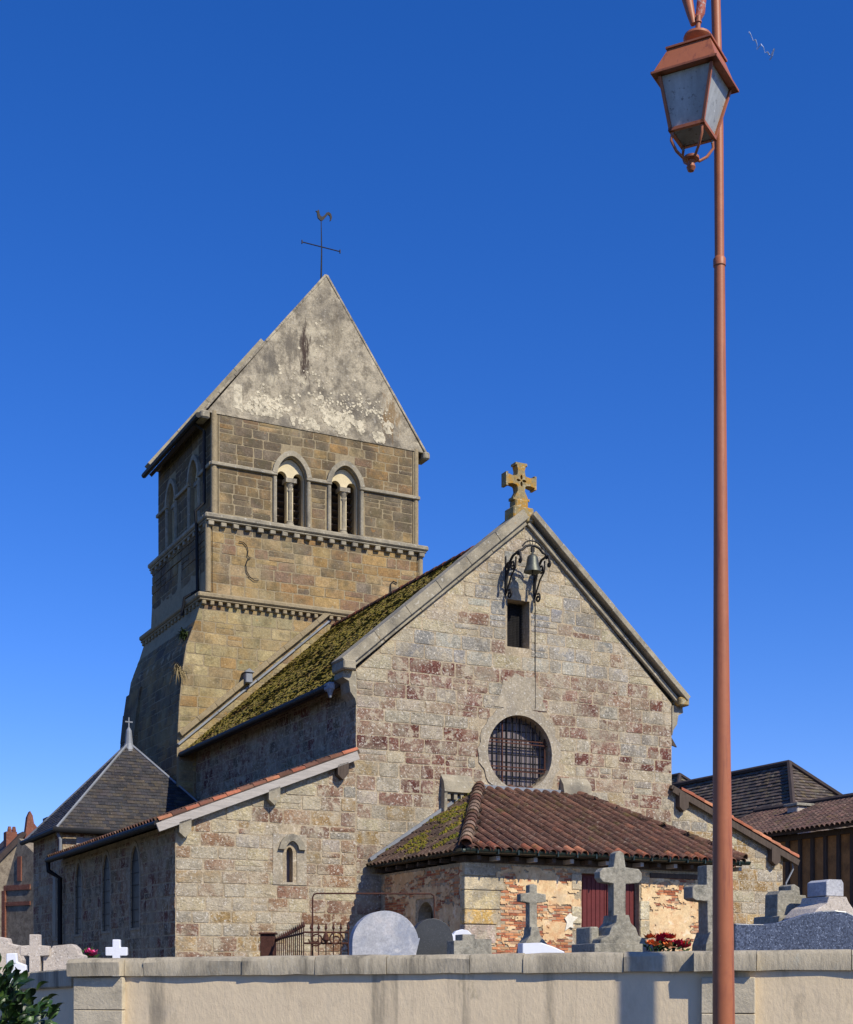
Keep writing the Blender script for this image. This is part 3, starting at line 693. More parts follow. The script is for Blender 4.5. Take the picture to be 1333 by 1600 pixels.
b = MB(); b.tube([(a0-.5, b3-.1, 19.46), (a0-.5, bk-.1, 19.46)], .09, 8); b.build('gutter', M_black, church, smooth=True)
b = MB(); b.tube([(a0-.45, b3+.5, 19.4), (a0-.12, b3+.45, 19.2), (a0-.12, b3+.45, 16.9), (a0-.40, b3+.5, 16.6), (a0-.32, b3+.6, 16.0), (.32, b3+.6, 14.1), (-.05, b3+.8, 13.85), (-.1, b3+.9, 13.3)], .055, 8); b.build('downpipe', M_black, church, smooth=True)
# raking drip course and lead flashing where the nave roof meets the tower
for sg in (1,):
    rake(-.5, 9.2, AP, 13.75, 9, b1-.17, b1-.005, .16, M_ashm, 'drip_course', church, off=.0)
    rake(-.5, 8.82, AP, 13.35, 4, b1-.08, b1-.004, .07, M_zinc, 'flashing', church, off=.12)
b = MB(); b.bevbox(1.55, 1.78, b1-.3, b1-.01, 11.05, 11.38, .02); b.prism([(1.5, 11.38), (1.83, 11.38), (1.66, 11.5)], front(b1), .01, .34); b.build('roof_vent', M_zinc, church)
# iron wall anchors
b = MB(); pts = []
c = Vector((1.72, b2-.05, 15.0))
for k in range(25):
    t = k/24; a = -math.pi*.9+math.pi*1.05*t
    pts.append(c+Vector((.13*math.sin(2*math.pi*(t-.5))*-1 -.1+.5*(t)*.75*.6, 0, .72-1.44*t)))
pts = [c+Vector((x, 0, z)) for x, z in ((-.25, .62), (-.12, .62), (.0, .52), (.04, .36), (.02, .2), (.12, .14), (.02, .08), (-.03, -.1), (-.0, -.3), (.1, -.46), (.26, -.56), (.4, -.54))]
b.tube(pts, .015, 6); b.build('wall_anchor', M_iron, church, smooth=True)
b = MB(); b.tube([(6.85, b2-.05, 13.95), (6.85, b2-.05, 14.95), (6.95, b2-.05, 15.05), (7.1, b2-.05, 15.0)], .02, 6); b.build('wall_anchor', M_iron, church)

# ---------------------------------------------------------------- transept with slate pyramid roof
X0, X1, Y0, Y1 = -4.40, .2, 11.25, 15.3
b = MB(); b.box(X0, X1-.3, Y0, Y1, Z0, 6.0); tn = b.build('transept_wall', M_mortar, church)
tc = lambda s, z: pick((BR2, .5), (RED, .25), (GREY, .2))
place(masonry([(Y0, 1.2), (Y1, 1.2), (Y1, 5.95), (Y0, 5.95)], [rect_hole(12.16-.35, 12.16+.35, 2.7, 4.9)], tc, ch=(.2, .3), wd=(.3, .6), start=1.2), left(X0), M_stone, tn, 0)
place(masonry([(X0, 5.0), (-.9, 5.0), (-.9, 5.95), (X0, 5.95)], [], tc, ch=(.2, .28), wd=(.3, .5), start=5.0), front(Y0), M_stone, tn, 0)
b = MB(); b.prism(arch(12.16, 2.75, 4.2, 4.85, .6, 10), left(X0), .0, .035); tw = b.build('lancet_window', M_surr, church)
b = MB(); b.prism(arch(12.16, 2.85, 4.2, 4.75, .42, 10), left(X0), .036, .045); b.build('window_pane', M_dglass, tw)
b = MB(); b.prism([(-4.0, 5.4), (-2.2, 5.4), (-2.2, 5.8), (-4.0, 5.8)], front(Y0), .03, .05); b.build('render_panel', mat('pale_render', L(170, 165, 158)), church)
pA = Vector((-1.85, 13.3, 9.05)); e = [(-4.63, 11.0), (.93, 11.0), (.93, 15.55), (-4.63, 15.55)]; ez = 6.02
SL = [L(58, 57, 60), L(66, 62, 62), L(52, 51, 54), L(72, 66, 60)]
for i in range(4):
    p, q = Vector((*e[i], ez)), Vector((*e[(i+1) % 4], ez)); S = (q-p).normalized(); mT = pA-p; T = mT-S*mT.dot(S)
    fr = plane_frame(p, S, T); tri = [(0, 0), ((q-p).length, 0), (mT.dot(S), T.length)]
    b = MB(); b.prism(tri, fr, -.06, 0); b.build('transept_roof', M_wood, church)
    b = MB(); flat_tiles(b, tri, fr, .13, .2, lift=.02, th=.01, colf=lambda x, t: jc(random.choice(SL), .15)); b.build('slates', M_slate, church, 'stuff')
    b = MB(); b.tube([p+Vector((0, 0, .03)), pA+Vector((0, 0, .03))], .038, 6); b.build('hip_flashing', M_zinc, church)
b = MB(); b.tube([Vector((-4.7, 15.6, ez-.05)), Vector((-4.7, 10.93, ez-.05)), Vector((-2.3, 10.93, ez-.05))], .08, 8); b.build('gutter', M_black, church, smooth=True)
b = MB(); b.tube([(-4.6, 11.1, 5.95), (-4.5, 11.1, 5.7), (-4.5, 11.1, 5.35)], .05, 8); b.build('downpipe', M_zinc, church, smooth=True)
b = MB(); b.lathe([(.22, -.28), (.16, -.1), (.13, .0), (.09, .40), (.02, .52)], pA, 10); b.box(pA.x-.018, pA.x+.018, pA.y-.015, pA.y+.015, pA.z+.5, pA.z+.82); b.box(pA.x-.12, pA.x+.12, pA.y-.02, pA.y+.02, pA.z+.66, pA.z+.70); b.build('finial', M_zinc, church)
b = MB(); b.box(-3.3, -2.8, 18, 18.5, 5, 7.0); b.box(-3.4, -2.7, 17.9, 18.6, 7.0, 7.12); b.build('chimney', M_iron, church)

# ---------------------------------------------------------------- porch
PX0, PX1, PY = .66, 7.62, -4.2
b = MB(); dr = [(3.64, Z0), (5.22, Z0), (5.22, 3.98), (3.64, 3.98)]
PZ = 4.12
b.prism([(PX0, Z0), (dr[0][0], Z0), dr[3], dr[2], (dr[1][0], Z0), (PX1, Z0), (PX1, PZ), (PX0, PZ)], front(PY), -.45, 0)
po = b.build('porch_wall', M_mortar, church)
owin = arch(-2.35, 1.9, 3.0, 3.35, .75, 8, False)
b = MB(); b.prism([(PY+.45, Z0), (-.01, Z0), (-.01, PZ), (PY+.45, PZ)], left(PX0), -.4, 0, holes=[owin]); b.build('porch_side_wall', M_mortar, church)
b = MB(); b.box(PX1-.4, PX1, PY+.45, -.01, Z0, PZ); b.build('porch_side_wall', M_mortar, church)
b = MB(); b.prism([(-3., 1.7), (-1.8, 1.7), (-1.8, 3.5), (-3., 3.5)], left(PX0), -.37, -.33); b.build('window_pane', M_dglass, church)
def exposed(s, z, side=0):
    n = noise.noise(Vector((s*.9+9*side, z*2.2, 2.7)))+.7*noise.noise(Vector((s*3.0, z*9, 8.1)))+.45*noise.noise(Vector((s*9, z*16, 1.1)))
    k = -.10+(z-2.6)*.2
    if side == 0:
        if s < 2.6: k -= .30 if z < 2.9 or s < 1.9 else .1
        if s > 5.5 and z > 2.5: k += .12
    return n > k
BRK = [L(186, 118, 80), L(170, 100, 70), L(196, 134, 90), L(158, 96, 72), L(204, 156, 112), L(190, 150, 116)]
bricks = []; z = 1.75; row = 0
quo = []
zz = 1.7
for h, wd_ in ((.36, .62), (.3, .8), (.42, .95), (.32, 1.0), (.42, 1.1), (.3, 1.22), (.3, .95)):
    quo.append((zz, zz+h, wd_)); zz += h
def quoin_w(z):
    for a, b_, w_ in quo:
        if a <= z < b_: return w_*.78
    return 0
while z < 4.0:
    s = PX0+.02+(.11 if row % 2 else 0)
    while s < PX1-.1:
        L_ = .205
        if s > PX0+quoin_w(z+.02)+.02 and not (dr[0][0]-.27 < s+.1 < dr[1][0]+.27) and exposed(s+.1, z+.025): bricks.append((0, s, z, L_))
        s += .218
    s = PY+.05
    while s < -.3:
        if exposed(s+.1, z, 1) and not (-2.85 < s+.1 < -1.85 and 1.8 < z < 3.5): bricks.append((1, s, z, .205))
        s += .218
    z += .062; row += 1
front_b = [q for q in bricks if q[0] == 0 and q[2] > 2.0]; random.shuffle(front_b); key = set(id(q) for q in front_b[:300])
rest = MB()
for q in bricks:
    side, s, z, l = q; fr = front(PY) if side == 0 else left(PX0); o = U(.004, .016); c = jc(random.choice(BRK), .15)
    t = MB() if id(q) in key else rest
    t.box(s, s+l, z, z+.05, -.03, o, fr=fr, j=.003, col=c)
    if t is not rest: t.build('brick', M_brick, po)
rest.build('brick_courses', M_brick, po, 'stuff')
def plaster(side, s0, s1, z0, z1, skip, fr, cell=.032):
    nx, nz_ = int((s1-s0)/cell), int((z1-z0)/cell); b = MB(); idx = {}
    on = set((i, k) for i in range(nx) for k in range(nz_) if not skip(s0+(i+.5)*cell, z0+(k+.5)*cell) and not exposed(s0+(i+.5)*cell, z0+(k+.5)*cell, side))
    def V(i, k, d):
        if (i, k, d) not in idx:
            random.seed(i*977+k*31); x, z = s0+i*cell+U(-.012, .012), z0+k*cell+U(-.012, .012)
            dd = .022+.008*noise.noise(Vector((x*2, z*2, 5))) if d else -.01
            idx[i, k, d] = len(b.v); b.v.append(fr(x, z, dd))
        return idx[i, k, d]
    for i, k in sorted(on):
        b.f.append([V(i, k, 1), V(i+1, k, 1), V(i+1, k+1, 1), V(i, k+1, 1)]); b.c.append((1, 1, 1))
        for (di, dk, p, q) in ((-1, 0, (0, 0), (0, 1)), (1, 0, (1, 0), (1, 1)), (0, -1, (0, 0), (1, 0)), (0, 1, (0, 1), (1, 1))):
            if (i+di, k+dk) not in on:
                b.f.append([V(i+p[0], k+p[1], 1), V(i+q[0], k+q[1], 1), V(i+q[0], k+q[1], 0), V(i+p[0], k+p[1], 0)]); b.c.append((1, 1, 1))
    return b
pl = plaster(0, PX0, PX1, 1.7, 4.08, lambda s, z: s < PX0+quoin_w(z)+.01 or dr[0][0]-.04 < s < dr[1][0]+.04, front(PY)); pl.build('plaster_coat', M_plast, po, 'stuff')
pl = plaster(1, PY+.1, -.05, 1.7, 4.08, lambda s, z: -2.8 < s < -1.9 and z < 3.42, left(PX0)); pl.build('plaster_coat', M_plast, po, 'stuff')
random.seed(5)
for i, (a, b_, w_) in enumerate(quo):
    b = MB(); c = jc([L(214, 196, 158), L(196, 176, 150), L(190, 168, 150), L(214, 172, 100), L(222, 204, 160), L(226, 208, 168), L(220, 204, 170)][i], .05)
    b.bevbox(PX0-.02, PX0+w_*.78, PY-.035, PY+.2, a+.008, b_-.008, .015, j=.006, col=c); b.build('quoin', M_brick if False else M_stone2 if 'M_stone2' in globals() else M_stone, po)
for s in (dr[0][0]-.27, dr[1][0]+.01):
    z = 1.7
    while z < 3.9:
        h = U(.28, .45); w_ = .26
        if R() < .75: b = MB(); b.bevbox(s, s+w_, PY-.034, PY+.2, z, min(z+h, 3.96)-.012, .012, j=.005, col=jc(random.choice([L(224, 206, 168), L(232, 222, 196), L(214, 192, 150)]), .05)); b.build('door_jamb', M_stone, po)
        z += h
b = MB(); sx, sz_ = 3.31, 2.9
star = [(sx+r*math.cos(a), sz_+r*1.25*math.sin(a)) for r, a in [((.2 if k % 2 == 0 else .11)*U(.7, 1.15), math.pi/2+k*math.pi/5) for k in range(10)]]
b.prism(star, front(PY), .0, .045); b.build('star_shaped_plaster_patch', mat('white_plaster', L(228, 220, 200), bump=.4), po)
b = MB(); b.box(dr[0][0], dr[1][0], PY+.18, PY+.2, Z0, 3.98); door = b.build('door', M_door, church)
for k in range(14):
    b = MB(); x = dr[0][0]+.02+.117*k
    if x+.11 > dr[1][0]: break
    b.bevbox(x, x+.108, PY+.15, PY+.179, Z0, 3.9, .006); b.build('plank', M_door, door)
b = MB(); b.box(4.42, 4.47, PY+.12, PY+.16, Z0, 3.9); b.build('cover_strip', M_door, door)
b = MB(); b.bevbox(PX0-.05, PX1+.1, PY-.06, PY+.3, PZ, PZ+.14, .01); b.bevbox(5.5, 7.5, PY-.05, PY-.003, 3.93, 4.05, .01); b.build('wall_plate', M_wood, church)
# porch roof
LFT = [L(88, 68, 56), L(98, 78, 64), L(78, 62, 54)]
EX0, EX1, EY, EZ, TZ = .44, 7.88, -4.63, 4.34, 6.31
planes = [((EX0, EY, EZ), (1, 0, 0), (0, 4.63, TZ-EZ), lambda Lg: [(0, 0), (EX1-EX0, 0), (6.16-EX0, Lg), (3.38-EX0, Lg)], 'front'),
          ((EX0, 0, EZ), (0, -1, 0), (3.38-EX0, 0, TZ-EZ), lambda Lg: [(0, 0), (4.63, 0), (0, Lg)], 'left'),
          ((EX1, EY, EZ), (0, 1, 0), (6.16-EX1, 0, TZ-EZ), lambda Lg: [(0, 0), (4.63, 0), (4.63, Lg)], 'right')]
for O, S, T, pf, nm in planes:
    T = Vector(T); fr = plane_frame(O, S, T); poly = pf(T.length)
    b = MB(); b.prism(poly, fr, -.09, 0); pr = b.build('porch_roof', M_tile if False else M_wood, church)
    wd = max(p[0] for p in poly); tiles = []
    sp = .275 if nm == 'front' else .2
    for i in range(int(wd/sp)+1):
        for k in range(-1, 17):
            s, t = .13+sp*i, k*.36+.25
            if inside((s, t+.1), poly) or inside((s, t+.3), poly): tiles.append((s, t, k))
            # channel tile, hollow side up, between the covers
    rest = MB()
    for s, t, k in tiles:
        s1 = s+sp/2
        if inside((s1, t+.1), poly): canal(rest, (lambda s_, t_, d, f=fr: f(s_, t_, .085-d)), s1, t-.06, .46, .075, .095, col=jc(random.choice([L(52, 42, 38), L(60, 47, 42)]), .15), seg=5)
    colc = {}
    tiles.sort(key=lambda q: q[2]); nI = 300 if nm == 'front' else 0
    for n, (s, t, k) in enumerate(tiles):
        col_ = jc(random.choice(LFT) if nm == 'left' else random.choice(OR if (k < 0 and R() < .5) or R() < .02 else OLD), .08)
        cc_ = colc.setdefault(round(s, 3), jc(random.choice(OLD), .16)); col_ = col_ if nm == 'left' or k < 0 else tuple(.35*p+.65*q for p, q in zip(col_, cc_))
        tb = MB() if n < nI else rest
        canal(tb, fr, s+U(-.012, .012), t-.06+U(-.015, .015), .45, .104 if nm == 'front' else .085, .098 if nm == 'front' else .07, col=col_, seg=7, lift=.045+U(0, .006), tw=U(-.02, .02))
        if n < nI: tb.build('canal_tile', M_tile, pr, smooth=False)
    rest.build('canal_tiles', M_tile, pr, 'stuff')
    if nm == 'left':
        b = MB()
        for i in range(2600):
            s, t = U(0, 4.4), U(0, 3.3)
            if not inside((s, t), poly) or noise.noise(Vector((s*1.2, t*1.2, 7))) < .02: continue
            r = U(.04, .1); vs = [fr(s+math.cos(a)*r, t+math.sin(a)*r, .09) for a in [q*1.047 for q in range(6)]]+[fr(s, t, .145+U(0, .03))]
            b.add(vs, [(q, (q+1) % 6, 6) for q in range(6)], jc(random.choice([L(92, 92, 26), L(112, 104, 30), L(124, 106, 44)]), .2))
        b.build('moss', M_mossc, pr, 'stuff')
hA = Vector((EX0, EY, EZ+.06)); hB = Vector((3.38, 0, TZ+.08)); hL = (hB-hA).length; hd = (hB-hA).normalized(); hx = hd.cross(Vector((0, 0, 1))).normalized(); hn = hx.cross(hd)
for k in range(17):
    b = MB(); canal(b, lambda s, t, d: tuple(hA+hx*s+hd*t+hn*d), 0, k*hL/17-.04, .44, .15, .12, col=jc(random.choice(OLD+[L(140, 118, 100)]), .15), lift=.04); b.build('ridge_tile', M_tile, church)
hA2 = Vector((EX1, EY, EZ+.06)); hB2 = Vector((6.16, 0, TZ+.06)); h2 = (hB2-hA2).normalized(); hx2 = h2.cross(Vector((0, 0, 1))).normalized(); hn2 = hx2.cross(h2)
for k in range(15):
    b = MB(); canal(b, lambda s, t, d: tuple(hA2+hx2*s+h2*t+hn2*d), 0, k*(hB2-hA2).length/15-.04, .44, .13, .11, col=jc(random.choice(OLD), .15), lift=.03); b.build('ridge_tile', M_tile, church)
b = MB(); b.box(3.3, 6.2, -.1, -.03, TZ+.0, TZ+.14); b.build('flashing', M_zinc, church)
b = MB(); fl = plane_frame((EX0-.05, -.09, EZ+.05), (0, 1, 0), (3.38-EX0, 0, TZ-EZ)); b.box(0, .06, 0, 3.6, .0, .13, fr=lambda x, y, z: fl(x, y, z)); b.build('flashing', M_zinc, church)
def half_pipe(b, p0, p1, r):
    p0, p1 = Vector(p0), Vector(p1); d = (p1-p0).normalized(); sd = d.cross(Vector((0, 0, 1))).normalized(); vs = []
    for p in (p0, p1):
        for rr in (r, r-.01):
            for k in range(9): a = math.pi*k/8; vs.append(p+sd*math.cos(a)*rr-Vector((0, 0, 1))*math.sin(a)*rr)
    fs = []
    for k in range(8): fs += [(k, k+1, 18+k+1, 18+k), (9+k, 10+k, 28+k, 27+k), (k, k+1, 10+k, 9+k), (18+k, 19+k, 28+k, 27+k)]
    fs += [(0, 9, 27, 18), (8, 17, 35, 26)]
    b.add(vs, fs)
b = MB(); half_pipe(b, (EX0-.06, EY-.07, EZ+.02), (EX1+.12, EY-.07, EZ+.02), .085); half_pipe(b, (EX0-.07, -.02, EZ+.02), (EX0-.07, EY-.09, EZ+.02), .085)
gu = b.build('gutter', M_gutter, church, smooth=True)
for k in range(15): b = MB(); x = EX0+.2+.5*k; b.box(x, x+.03, EY-.165, EY+.02, EZ-.08, EZ+.03); b.build('gutter_bracket', M_gutter, gu)
for k in range(16): b = MB(); x = PX0+.1+.47*k; b.box(x, x+.09, EY+.06, PY+.3, EZ-.19, EZ-.10); b.build('rafter_end', M_oldwood if k % 2 else M_wood, church)
for k in range(8): b = MB(); y = PY+.2+.55*k; b.box(EX0+.04, PX0+.3, y, y+.09, EZ-.19, EZ-.10); b.build('rafter_end', M_wood, church)

# plants rooted in the tower wall
def tuft(name, label, loc_l, n, ln, cols, droop=.4):
    mt = mat(name+'_leaf', cols, var=.3, bump=0)
    M_ = Matrix.Translation((-1.683, 34, 0)) @ Matrix.Rotation(RZ, 4, 'Z'); p = M_ @ Vector(loc_l)
    b = MB()
    for i in range(n):
        a = U(0, 6.28); d = Vector((math.cos(a)*U(.2, 1), math.sin(a)*U(.2, 1)-.2, U(-.5, .9))); l = ln*U(.5, 1); w_ = U(.008, .02)
        q0 = Vector((U(-.1, .1), U(-.1, .1), U(-.1, .1))); q1 = q0+d*l*.5; q2 = q0+d*l+Vector((0, 0, -droop*l)); sd = Vector((-d.y, d.x, .3)).normalized()*w_
        b.add([q0-sd, q0+sd, q1+sd, q1-sd, q2], [(0, 1, 2, 3), (3, 2, 4)])
    return tag(b.build(name, mt, None, loc=p), label, 'plant')
tuft('dry_grass_tuft', 'dry pale grass tuft growing from the dark left corner of the tower', (-.58, 12.2, 11.25), 60, .65, L(140, 124, 88), .7)
tuft('ivy_plant', 'green ivy sprig rooted under the lower tower cornice at its left corner', (-.25, 12.6, 12.5), 90, .45, L(62, 76, 34))
# ---------------------------------------------------------------- bell, weathervane (hang from / stand on the church)
CM = Matrix.Translation((-1.683, 34, 0)) @ Matrix.Rotation(RZ, 4, 'Z')
bx_, by_, bz_ = 4.55, -.62, 11.76
bt = empty('bell', 'small bronze bell hanging outside the gable above the dark slot', 'bell', CM @ Vector((bx_, by_, bz_)), RZ)
b = MB(); b.lathe([(.0, .05), (.19, .0), (.225, .0), (.215, .05), (.165, .16), (.145, .30), (.13, .38), (.08, .43), (.03, .45), (.03, .52)], (0, 0, 0), 24); b.build('bell_body', M_bronze, bt, smooth=True)
b = MB(); b.tube([(0, 0, .2), (0, 0, -.03)], .018, 6); b.lathe([(.0, -.1), (.04, -.07), (.0, -.03)], (0, 0, 0), 8); b.build('clapper', M_iron, bt)
b = MB(); b.bevbox(-.05, .05, -.03, .03, .5, .62, .01); b.tube([(-.04, 0, .6), (-.1, 0, .84)], .009, 5); b.tube([(.04, 0, .6), (.12, 0, .84)], .009, 5); b.tube([(0, 0, .6), (0, 0, .9)], .009, 5); b.build('headstock', M_iron, bt)
br = empty('bell_bracket', 'scrolled black wrought iron bracket fixed to the gable wall, holding the bell', 'bracket', CM @ Vector((bx_, 0, bz_)), RZ)
def scroll(c, r, a0_, turns, ax, n=18):
    out = []
    for k in range(n):
        t = k/(n-1); a = a0_+turns*2*math.pi*t; rr = r*(1-.75*t)
        out.append(Vector(c)+ax[0]*math.cos(a)*rr+ax[1]*math.sin(a)*rr)
    return out
X_, Y_, Z_ = Vector((1, 0, 0)), Vector((0, 1, 0)), Vector((0, 0, 1))
b = MB(); ar_ = [(-.42, by_, .38), (-.38, by_, .5), (-.3, by_, .52), (-.2, by_, .62), (-.08, by_, .66), (.08, by_, .66), (.2, by_, .62), (.3, by_, .52), (.38, by_, .5), (.42, by_, .38)]
b.tube(ar_, .034, 6); b.tube([(x, y, z+.07+.05*math.cos(x*4)) for x, y, z in ar_[2:8]], .02, 6); b.build('arched_bar', M_iron, br, smooth=True)
for q in (-1, 1):
    b = MB(); x = .42*q
    b.tube([(x, by_-.12, .3), (x, by_-.1, .42), (x, by_, .46), (x, by_+.25, .42), (x, by_+.4, .3), (x, -.14, .12), (x, -.05, -.1), (x, -.03, -.4)], .034, 6)
    b.tube([(x, by_+.1, .36), (x, by_+.12, .1), (x, -.3, -.05), (x, -.15, -.28), (x, -.05, -.45)], .022, 6)
    b.tube([(x, -.02, .5), (x, -.02, -.55)], .02, 6)
    b.build('side_arm', M_iron, br, smooth=True)
    for c, r, a_ in (((x, by_-.1, .22), .08, 1.5), ((x, -.2, -.5), .12, 1.2), ((x, -.36, .2), .12, 3.5), ((x, -.14, .22), .1, 0.)):
        b = MB(); b.tube(scroll(c, r, a_, 1.3, (Y_, Z_)), .026, 5); b.build('scroll', M_iron, br)

wv = empty('weathervane', 'thin iron cross with a rooster weathervane on the tower peak', 'weathervane', CM @ Vector((AX-.05, 12.75, 24.85)), RZ)
b = MB(); b.tube([(0, 0, 0), (.02, 0, 1.0), (0, 0, 2.1)], [.03, .022, .012], 6); b.build('rod', M_iron, wv)
b = MB(); b.tube([(-.68, 0, 1.14), (.68, 0, 1.14)], .018, 6); b.box(-.7, -.67, -.02, .02, 1.08, 1.2); b.box(.67, .7, -.02, .02, 1.08, 1.2); b.build('cross_arm', M_iron, wv)
rp = [(-.02, 0), (.05, .02), (.12, .1), (.19, .2), (.25, .27), (.31, .24), (.33, .14), (.30, .06), (.36, .1), (.39, .2), (.36, .31), (.28, .36), (.19, .32), (.12, .22), (.05, .15), (-.02, .15), (-.06, .22), (-.07, .30), (-.10, .35), (-.14, .30), (-.20, .28), (-.15, .25), (-.14, .16), (-.12, .07)]
b = MB(); b.prism(rp, lambda s, t, d: (s, d, 2.0+t), -.02, .02); b.build('rooster', M_iron, wv)

# ---------------------------------------------------------------- ground
def struct(name, b, m): o = b.build(name, m); o['kind'] = 'structure'; return o
b = MB(); b.box(-900, 900, -900, 1200, -.5, -.02); struct('ground', b, mat('dry_grass_ground', L(62, 68, 40), bump=.5, bscale=4))
b = MB(); b.box(-200, 200, 2.5, 9.0, -.019, 0); struct('road', b, mat('asphalt', L(66, 66, 66), bump=.4, bscale=60))
WD = Vector((9.18, -2.3, 0)).normalized(); WN = Vector((WD.y, -WD.x, 0)); WO = Vector((-4.44, 18.1, 0)); WA = math.atan2(WD.y, WD.x)
b = MB(); b.add([(-30, 9, -.018), (40, 9, -.018), (40, 20, -.018), (-30, 26, -.018), (-30, 9, .12), (40, 9, .12), (40, 20, .12), (-30, 26, .12)], [(0, 1, 2, 3), (4, 5, 6, 7), (0, 1, 5, 4), (1, 2, 6, 5), (2, 3, 7, 6), (3, 0, 4, 7)]); struct('pavement', b, mat('pavement_asphalt', L(78, 76, 72), bump=.3, bscale=50))
c0 = WO+WD*.1-WN*.2; c1 = WO+WD*26-WN*.2; c2 = WO+Vector((-.62, .78, 0))*40
b = MB(); q = [c0, c1, Vector((60, 95, 0)), Vector((-60, 95, 0)), c2]; b.add([(p.x, p.y, -.01) for p in q]+[(p.x, p.y, Z0) for p in q], [(0, 1, 2, 3, 4), (5, 6, 7, 8, 9)]+[(i, (i+1) % 5, 5+(i+1) % 5, 5+i) for i in range(5)]); struct('churchyard_ground', b, mat('churchyard_gravel', L(98, 92, 78), bump=.8, bscale=40, vscale=.6))

# ---------------------------------------------------------------- boundary wall
M_cop = mat('coping_concrete', L(178, 166, 142), var=.18, stretch=(1, 1, .35), vscale=3, spots=[(L(96, 92, 82), 2.2, .5, .68, .6), (L(186, 180, 160), 9., .58, .68, .5), (L(84, 80, 70), 3.2, .54, .66, .75, 'run')], bump=.6, bscale=28)
M_rend = mat('beige_roughcast', L(224, 203, 168), var=.08, grain=.4, stretch=(1, 1, .5), vscale=.9, spots=[(L(150, 134, 110), .9, .52, .74, .5), (L(206, 190, 160), 3., .56, .7, .5), (L(128, 118, 100), 2.6, .62, .74, .5), (L(132, 122, 104), 2.2, .55, .68, .7, 'run'), (L(222, 204, 174), 1.2, .55, .7, .6), (L(110, 106, 84), 1.7, .66, .72, .5)], bump=.35, bscale=20, bdist=.03)
M_pier = mat('pier_stone', L(200, 186, 158), var=.12, spots=[(L(140, 132, 114), 3., .52, .7, .5)], bump=.5, bscale=30)
bw = empty('boundary_wall', 'long beige rendered churchyard wall with grey stone coping across the foreground', 'wall', WO, WA)
top = lambda x: 1.865+.0075*x
b = MB(); LW = 13.5
b.add([(0, 0, -.01), (LW, 0, -.01), (LW, .3, -.01), (0, .3, -.01), (0, 0, top(0)-.23), (LW, 0, top(LW)-.23), (LW, .3, top(LW)-.23), (0, .3, top(0)-.23)], [(0, 1, 2, 3), (4, 5, 6, 7), (0, 1, 5, 4), (1, 2, 6, 5), (2, 3, 7, 6), (3, 0, 4, 7)]); b.build('rendered_body', M_rend, bw)
def wx(px):                                   # position along the wall that projects to photo column px
    r = (px-666)/F; return (r*WO.y-WO.x)/(WD.x-r*WD.y)
px_j = [118, 196, 226, 380, 494, 605, 735, 818, 975, 1085, 1182, 1330, 1460, 1600]; xs = [wx(p) for p in px_j]
for i in range(len(xs)-1):
    x0, x1 = xs[i], xs[i+1]; pier = i in (0, 9); d = .18 if pier else .055+U(-.01, .01)
    if i == 0: x0 = -.06
    n = max(2, int((x1-x0)/.22)); prof = [(-d, -.23), (-d-.004, -.06), (-d+.03, -.012), (.06, .0), (.30, -.02), (.36, -.07), (.36, -.23)]
    vs = []; random.seed(i)
    for k in range(n+1):
        x = x0+.004+(x1-x0-.008)*k/n
        for j, (y, z) in enumerate(prof): vs.append((x, y+(U(-.008, .008) if j in (0, 1, 2) else 0), top(x)+z+U(-.007, .006)-(.004 if k in (0, n) else 0)))
    m_ = len(prof); fs = [(k*m_+j, k*m_+(j+1) % m_, (k+1)*m_+(j+1) % m_, (k+1)*m_+j) for k in range(n) for j in range(m_)]+[tuple(range(m_)), tuple(n*m_+j for j in range(m_))]
    b = MB(); b.add(vs, fs); b.build('coping_stone', M_cop, bw, smooth=True)
random.seed(21)
for (p0, p1) in ((118, 196), (1096, 1180)):
    x0, x1 = wx(p0), wx(p1); z = -.01
    if p0 == 118: x0 = -.005
    for h in (.42, .40, .40, .415):
        zt_ = min(z+h, top(x0)-.236); b = MB(); b.bevbox(x0, x1, -.10, -.003, z+.004, zt_-.004, .008, j=.002); b.build('pier_block', M_pier, bw); z += h
# return wall, in shade, running back from the left corner
rw = empty('return_wall', 'short shaded length of churchyard wall running back behind the laurel bush', 'wall', WO, math.atan2(.80, -.60))
b = MB(); b.box(.05, 9, -.3, .0, -.01, 1.5, fr=lambda x, y, z: (x, y, z-(.028*x if z > 1 else 0))); b.build('rendered_body', M_rend, rw)
for k in range(6):
    b = MB(); x0, x1 = .1+k*1.4, 1.47+k*1.4; b.bevbox(x0, x1, -.36, .06, 1.5, 1.74, .02, fr=lambda x, y, z: (x, y, z-.028*x)); b.build('coping_stone', M_cop, rw)
# post added outside the frame to cast the shadow band on the wall
tw_ = 4.4; Wp = WO+WD*(wx(995)); Pp = Wp+Vector((SUN.x, SUN.y, 0)).normalized()*tw_; hp_ = 1.95+tw_*SUN.z/math.hypot(SUN.x, SUN.y)
b = MB(); b.tube([(0, 0, .1), (0, 0, hp_-.05), (0, 0, hp_)], [.125, .115, .08], 20); tag(b.build('shadow_post', M_wood, loc=(Pp.x, Pp.y, 0), smooth=True), 'tall round wooden post added right of the picture to cast the wall shadow band', 'post')

